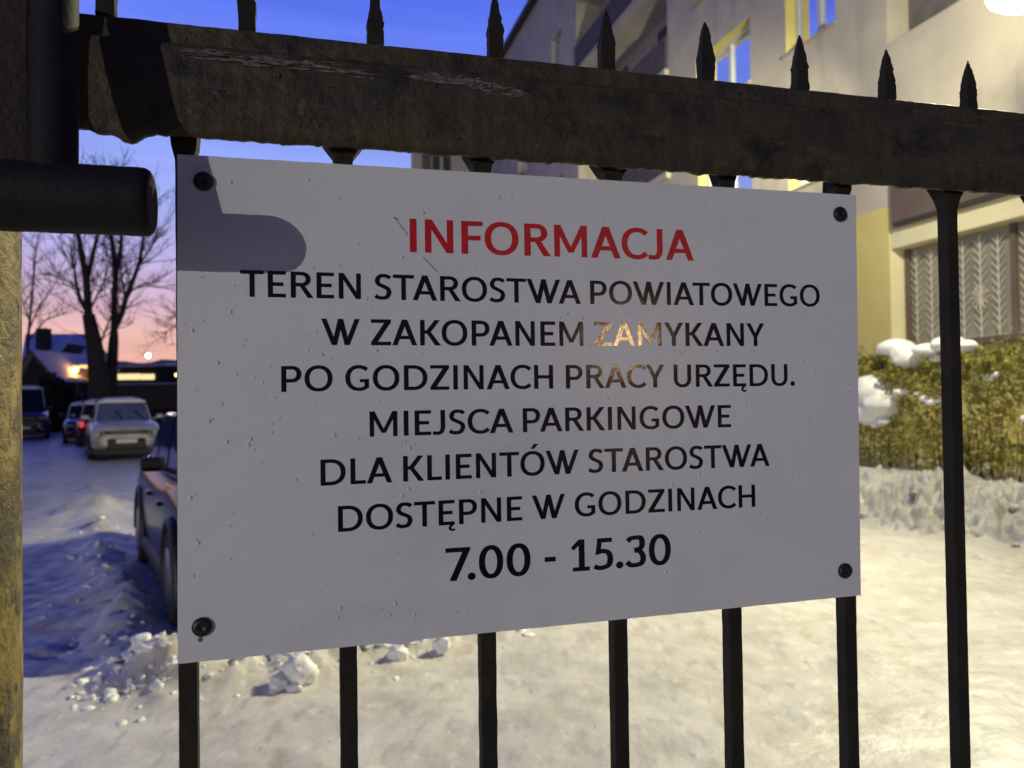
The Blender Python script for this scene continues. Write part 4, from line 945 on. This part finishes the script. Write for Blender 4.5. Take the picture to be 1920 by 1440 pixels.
mb = MB(); mb.box(((c1.x+c2.x)/2-.6, 54.4, c1.z/2-.15), ((c2.x-c1.x)/2-.9, 0, 0), (0, 1.9, 0), (0, 0, c1.z/2-.15)); mb.build('wall', M['housewall'], hs)
q0, q1 = at(118, 674, 49), at(168, 674, 49); mb = MB(); thick(mb, (q0+Vector((0, 0, -.35)), q1+Vector((0, 0, -.35)), q1+Vector((0, 2.6, .25)), q0+Vector((0, 2.6, .25))), .2); mb.build('porch_roof', M['snow_blue'], hs)
q0 = at(124, 690, 49.4); q1 = at(163, 690, 49.4)
for q in (q0, q1): mb = MB(); mb.box((q.x, q.y, q.z*.5), (.1, 0, 0), (0, .1, 0), (0, 0, q.z*.5)); mb.build('porch_post', M['wood'], hs)
q0, q1 = at(122, 708, 49.3), at(166, 716, 49.3); mb = MB(); mb.box(((q0.x+q1.x)/2, 49.3, q0.z-.15), ((q1.x-q0.x)/2, 0, 0), (0, .06, 0), (0, 0, .16)); mb.build('porch_beam', M['housewall'], hs)
q = at(146, 745, 50.5); mb = MB(); mb.box(q, (.45, 0, 0), (0, .05, 0), (0, 0, .75)); mb.build('lit_door', lampmat('warm_door', (1, .62, .22), .35), hs)
g0 = [at(46, 690, 46), at(104, 703, 46)]; 
cab = empty('cottage', at(70, 760, 47), 'small gabled cottage with pale bargeboards at the far left', 'house')
ap = at(58, 655, 46); l0 = at(22, 706, 46); r0 = at(104, 708, 46)
mb = MB(); thick(mb, (l0, ap, ap+Vector((0, 6, 0)), l0+Vector((0, 6, 0))), .22); thick(mb, (ap, r0, r0+Vector((0, 6, 0)), ap+Vector((0, 6, 0))), .22); mb.build('roof', M['snow_blue'], cab)
mb = MB(); mb.tube([l0+Vector((0, -.05, -.15)), ap+Vector((0, -.05, -.12)), r0+Vector((0, -.05, -.15))], .10, 6); mb.build('bargeboard', M['housewall'], cab)
mb = MB(); zz = l0.z-.3; mb.add([(l0.x+.4, 46.2, 0), (r0.x-.4, 46.2, 0), (r0.x-.4, 46.2, zz), (ap.x, 46.2, ap.z-.3), (l0.x+.4, 46.2, zz), (l0.x+.4, 51.8, 0), (r0.x-.4, 51.8, 0), (r0.x-.4, 51.8, zz), (ap.x, 51.8, ap.z-.3), (l0.x+.4, 51.8, zz)], [(0, 1, 2, 3, 4), (9, 8, 7, 6, 5), (0, 5, 6, 1), (1, 6, 7, 2), (4, 9, 5, 0), (2, 7, 8, 3), (3, 8, 9, 4)]); mb.build('wall', M['wood'], cab)
def shrub(px0, px1, pyt, Y, label, seed):
    R2 = random.Random(seed); a, b2 = at(px0, pyt, Y), at(px1, pyt, Y); cx = (a.x+b2.x)/2; hw = (b2.x-a.x)/2; ht = a.z
    e = empty('dark_shrub', (cx, Y, 0), label, 'shrub', 'dark shrubs by the houses'); mb = MB()
    for k in range(1800):
        x = R2.uniform(-1, 1); z = R2.random()**.8*ht*(1-.35*x*x)*(1+.2*fbm(x*4, seed)); P = Vector((cx+x*hw, Y+R2.gauss(0, .5), z))
        d1 = Vector((R2.gauss(0, 1), R2.gauss(0, 1), R2.gauss(0, 1))).normalized()*R2.uniform(.08, .2); d2 = d1.cross(Vector((R2.gauss(0, 1), R2.gauss(0, 1), R2.gauss(0, 1)))).normalized()*R2.uniform(.06, .12)
        mb.add([P-d1, P+d2, P+d1, P-d2], [(0, 1, 2, 3)])
    mb.build('foliage', M['evergreen'], e)
    mb = MB(); mb.tube([(cx, Y, -.1), (cx, Y, ht*.6)], [.09, .04], 6); mb.build('trunk', M['bark'], e)
shrub(74, 116, 706, 43, 'dark evergreen shrub in front of the cottage gable', 1)
shrub(100, 136, 722, 44, 'lower dark shrub left of the lit porch', 2)
lb = empty('low_building', at(270, 750, 72), 'long low dark building with one glowing strip of windows behind the cars', 'building')
a, b2 = at(196, 686, 72), at(470, 678, 72)
mb = MB(); mb.box(((a.x+b2.x)/2, 75, a.z/2-.1), ((b2.x-a.x)/2, 0, 0), (0, 3, 0), (0, 0, a.z/2-.1)); mb.build('wall', M['wood'], lb)
mb = MB(); mb.box(((a.x+b2.x)/2, 74.8, a.z+.05), ((b2.x-a.x)/2+.3, 0, 0), (0, 3.4, 0), (0, 0, .16)); mb.build('roof', M['snow_blue'], lb)
WL = lampmat('shop_window', (1.0, .74, .30), 1.15)
for p0, p1 in ((202, 262), (264, 289)):
    q0, q1 = at(p0, 701.5, 71.9), at(p1, 711.5, 71.9); mb = MB(); mb.box(((q0.x+q1.x)/2, 71.93, (q0.z+q1.z)/2), ((q1.x-q0.x)/2, 0, 0), (0, .06, 0), (0, 0, (q0.z-q1.z)/2)); mb.build('lit_window', WL, lb)
mb = MB(); q0, q1 = at(190, 722, 71.5), at(470, 716, 71.5); mb.box(((q0.x+q1.x)/2, 71.6, q0.z), ((q1.x-q0.x)/2, 0, 0), (0, .5, 0), (0, 0, .12)); mb.build('awning', M['snow_blue'], lb)
fn = empty('plank_fence', at(260, 760, 40), 'dark plank fence running behind the parked cars', 'fence')
a, b2 = at(176, 722, 41), at(420, 718, 41); nb = 40
mb = MB()
for k in range(nb):
    x = a.x+(b2.x-a.x)*(k+.5)/nb; mb.box((x, 41+.02*(k % 2), a.z*.5), ((b2.x-a.x)/nb*.48, 0, 0), (0, .015, 0), (0, 0, a.z*.5+.03*fbm(k*1.7, 2)))
mb.build('board_panel', M['wood'], fn)
def bulb(px, py, Y, r_, col, es, watts, label, name='lamp_post', ph=True):
    q = at(px, py, Y); e = empty(name, (q.x, q.y, 0), label, 'lamp')
    mb = MB(); mb.blob(q, r_, 1, 0, 2); mb.build('lamp_glass', lampmat('bulb', col, es), e)
    mb = MB(); mb.tube([(q.x, q.y+.12, 0), (q.x, q.y+.12, q.z+.25), (q.x, q.y, q.z+.25), (q.x, q.y, q.z+r_*.9)], .035, 8); mb.build('pole', M['steel'], e)
    if watts: point('lamp_light', q-Vector((0, .3, .25)), watts, col, .12, e)
bulb(142, 693, 48.6, .12, (1, .45, .08), 60, 70, 'orange lamp glowing at the porch of the timber house')
bulb(278, 667, 80, .20, (.95, 1.0, 1.0), 40, 250, 'cold white street lamp shining above the low building')
bulb(199, 706, 60, .13, (1, .75, .35), 7, 0, 'small warm lamp left of the glowing window strip')
bulb(331, 703, 60, .13, (1, .55, .18), 6, 0, 'small amber lamp at the left edge of the sign')
